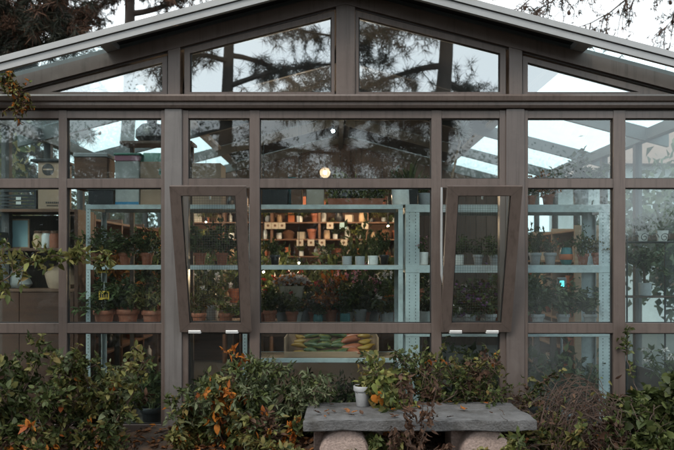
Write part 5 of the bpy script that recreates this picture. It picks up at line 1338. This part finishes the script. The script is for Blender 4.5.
pine('tall pine right of the greenhouse with drooping cone-hung twigs', (8.6, 8.0, .15), 13, .30, [(.59, 3.15, 4.6, .06), (.61, 3.45, 4.6, .05), (.60, 2.85, 5.4, .06), (.62, 3.3, 6.4, .04), (.60, 3.05, 6.0, .07), (.63, 3.2, 5.2, .05), (.7, 3.9, 3, .1), (.75, 2.6, 4, .1), (.7, .5, 3, .1), (.62, 1.4, 3, .1)], 504, tufts=5, nn=14, wd=.009, tl=.15, pb=.75, cones=60, twl=1.15, tg=-2.2, lr=.14)
# pines across the path, mirrored in the glass
pine('leaning pine across the path mirrored in the gable glass', (2.2, -11.5, .15), 14, .30, whorl(9, .34, .9, 2.0, 4.2, 2.5, 3.9) + whorl(4, .45, .85, 2.0, 3.0, -.8, .8) + whorl(3, .4, .9, 2, 3, 0.8, 2.3), 511, lean=(.08, 0), tufts=5, nn=26, wd=.007, tl=.30, pb=.3)
pine('upright pine across the path left of the leaning one', (-3.2, -12.0, .15), 13, .26, whorl(9, .36, .9, 2.0, 4.2, -.9, .9) + whorl(4, .4, .85, 2.0, 3.6, 2.2, 4.0), 512, tufts=5, nn=26, wd=.007, tl=.30, pb=.3)
pine('broad pine far left across the path', (-9.5, -13.0, .15), 14, .36, whorl(8, .25, .9, 2.5, 4.6, -1.4, 1.4) + whorl(5, .3, .85, 2.0, 3.6, 1.6, 4.6), 513, tufts=8, nn=22, wd=.010, tl=.28, pb=.3)

def broad(label, base, h, rad, seed, mats, wts, nl=5200, ls=.16, zc=.62, name='broadleaf_tree', trunk=.12, low=False):
    rng = np.random.default_rng(seed); base = Vector(base); r = empty(name, base, label, 'tree')
    tr = walk(base, (0, 0, 1), h * .6, 6, rng, .12); m = MB(); m.tube(tr, [trunk * (1 - .1 * i) for i in range(7)], 10); m.build('trunk', 'bark', r, True)
    lm = MB(); ends = []
    for i in range(22):
        a = rng.uniform(0, 6.28); p = tr[int(rng.integers(2, 7))]; d = Vector((math.cos(a), math.sin(a), rng.uniform(-.1, 1.2)))
        pl = walk(p, d, rad * rng.uniform(.6, 1.15), 6, rng, .3, .1); lm.tube(pl, [max(.008, trunk * .4 * (1 - .14 * q)) for q in range(7)], 5); ends += pl[2:]
    lm.build('limbs', 'bark', r)
    if low:
        for i in range(150):
            a = rng.uniform(0, 6.28); q = rad * math.sqrt(rng.uniform(.05, 1)) * .9; ends.append(base + Vector((math.cos(a) * q, math.sin(a) * q * .6, h * rng.uniform(.05, .62))))
    E = np.array([tuple(e) for e in ends]); k = rng.integers(0, len(E), nl)
    pp = E[k] + rng.normal(size=(nl, 3)) * rad * .17
    L = ls * rng.uniform(.6, 1.2, nl)
    inst('crown', leaves(pp, rng.normal(size=(nl, 3)) + np.array([0, 0, -.3]), L, L * .6, rng, mats, rng.choice(len(mats), nl, p=np.array(wts) / sum(wts)), o=org(r), name='crown', upbias=.4), r)
    return r
broad('yellowing tree outside the left side wall', (-5.6, 3.2, .15), 4.3, 1.5, 521, ['leaf_yellow', 'leaf_olive'], [3, 2], ls=.13)
broad('green tree outside the left side wall behind the yellowing one', (-6.6, 5.6, .15), 5.5, 1.8, 522, ['leaf_mid', 'leaf_dark'], [1, 1])
broad('grey-green tree outside the right side wall', (5.4, 4.6, .15), 4.8, 1.6, 523, ['leaf_grey', 'leaf_mid'], [2, 1])
broad('dark tree beyond the right side wall', (7.6, 3.2, .15), 3.2, 1.2, 524, ['leaf_dark', 'leaf_mid', 'leaf_yellow'], [2, 2, 1])
rowt = [(-17, -20, 8.6, 3.6, 'far left tree of the dark row across the path'), (-12, -21, 8.4, 3.6, 'wide dark tree second in the row across the path'), (-7.5, -21, 8.0, 3.3, 'round dark tree third in the row across the path'), (-3.4, -21.5, 7.7, 3.1, 'dark tree left of the middle of the row across the path'),
        (.6, -21.5, 8.0, 3.1, 'dark tree in the middle of the row across the path'), (4.4, -22, 7.5, 2.9, 'dark tree right of the middle of the row across the path'), (8.4, -22.5, 6.0, 2.6, 'lower dark tree in the row across the path'), (13.0, -23, 3.6, 2.2, 'lowest tree at the open end of the row across the path')]
for i, (x, y, h, rd, lb) in enumerate(rowt):
    broad(lb, (x, y, .15), h, rd, 530 + i, ['leaf_dark', 'leaf_mid', 'leaf_dry'], [4, 3, .5], nl=42000, ls=.115, trunk=.2, low=True)
for i, (x, y, h, rd, lb) in enumerate([(-6.6, 1.2, 4.3, 1.3, 'clipped dark evergreen nearest the front outside the left side wall'), (-6.8, 3.0, 4.3, 1.3, 'second clipped dark evergreen outside the left side wall'), (-6.8, 4.9, 4.3, 1.3, 'third clipped dark evergreen outside the left side wall'), (-6.6, 6.8, 4.3, 1.3, 'fourth clipped dark evergreen outside the left side wall'), (-6.4, 8.6, 4.3, 1.3, 'fifth clipped dark evergreen outside the left side wall'), (-6.2, 11.0, 4.6, 1.5, 'sixth clipped dark evergreen beyond the back of the left side wall'), (-5.6, 13.6, 5.0, 1.7, 'last clipped dark evergreen beyond the back of the left side wall')]):
    broad(lb, (x, y, .15), h, rd, 560 + i, ['leaf_dark', 'leaf_mid'], [4, 2], nl=6000, ls=.13, trunk=.1, name='evergreen_tree', low=True)

# ------------------------------------------------------------------ pale house beyond the right side wall
hx0, hx1, hy0, hy1, hz = 6.9, 14.0, 11.0, 17.0, 4.2
r = empty('white_house', ((hx0 + hx1) / 2, (hy0 + hy1) / 2, .15), 'pale rendered house beyond the right side wall', 'house')
m = MB(); m.box(hx0, hx1, hy0, hy1, .15, hz); m.build('wall', 'whitewall', r)
m = MB(); m.add([(hx0 - .4, hy0 - .4, hz + .01), (hx1 + .4, hy0 - .4, hz + .01), (hx1 + .4, hy1 + .4, hz + .01), (hx0 - .4, hy1 + .4, hz + .01), (hx0 + 2.2, (hy0 + hy1) / 2, hz + 1.6), (hx1 - 2.2, (hy0 + hy1) / 2, hz + 1.6)], [(0, 3, 2, 1), (0, 1, 5, 4), (1, 2, 5), (2, 3, 4, 5), (3, 0, 4)]); m.build('roof', 'rooftile', r)
for i in range(3):
    x = hx0 + .8 + i * 2.2
    m = MB(); m.ring([(x, 1.3), (x + 1, 1.3), (x + 1, 2.8), (x, 2.8)], [(x + .08, 1.38), (x + .92, 1.38), (x + .92, 2.72), (x + .08, 2.72)], hy0 - .06, hy0 - .002); q = m.build('window', 'wood', r)
    m = MB(); m.box(x + .07, x + .93, hy0 - .03, hy0 - .02, 1.37, 2.73); m.build('window_pane', 'blackplastic', q)
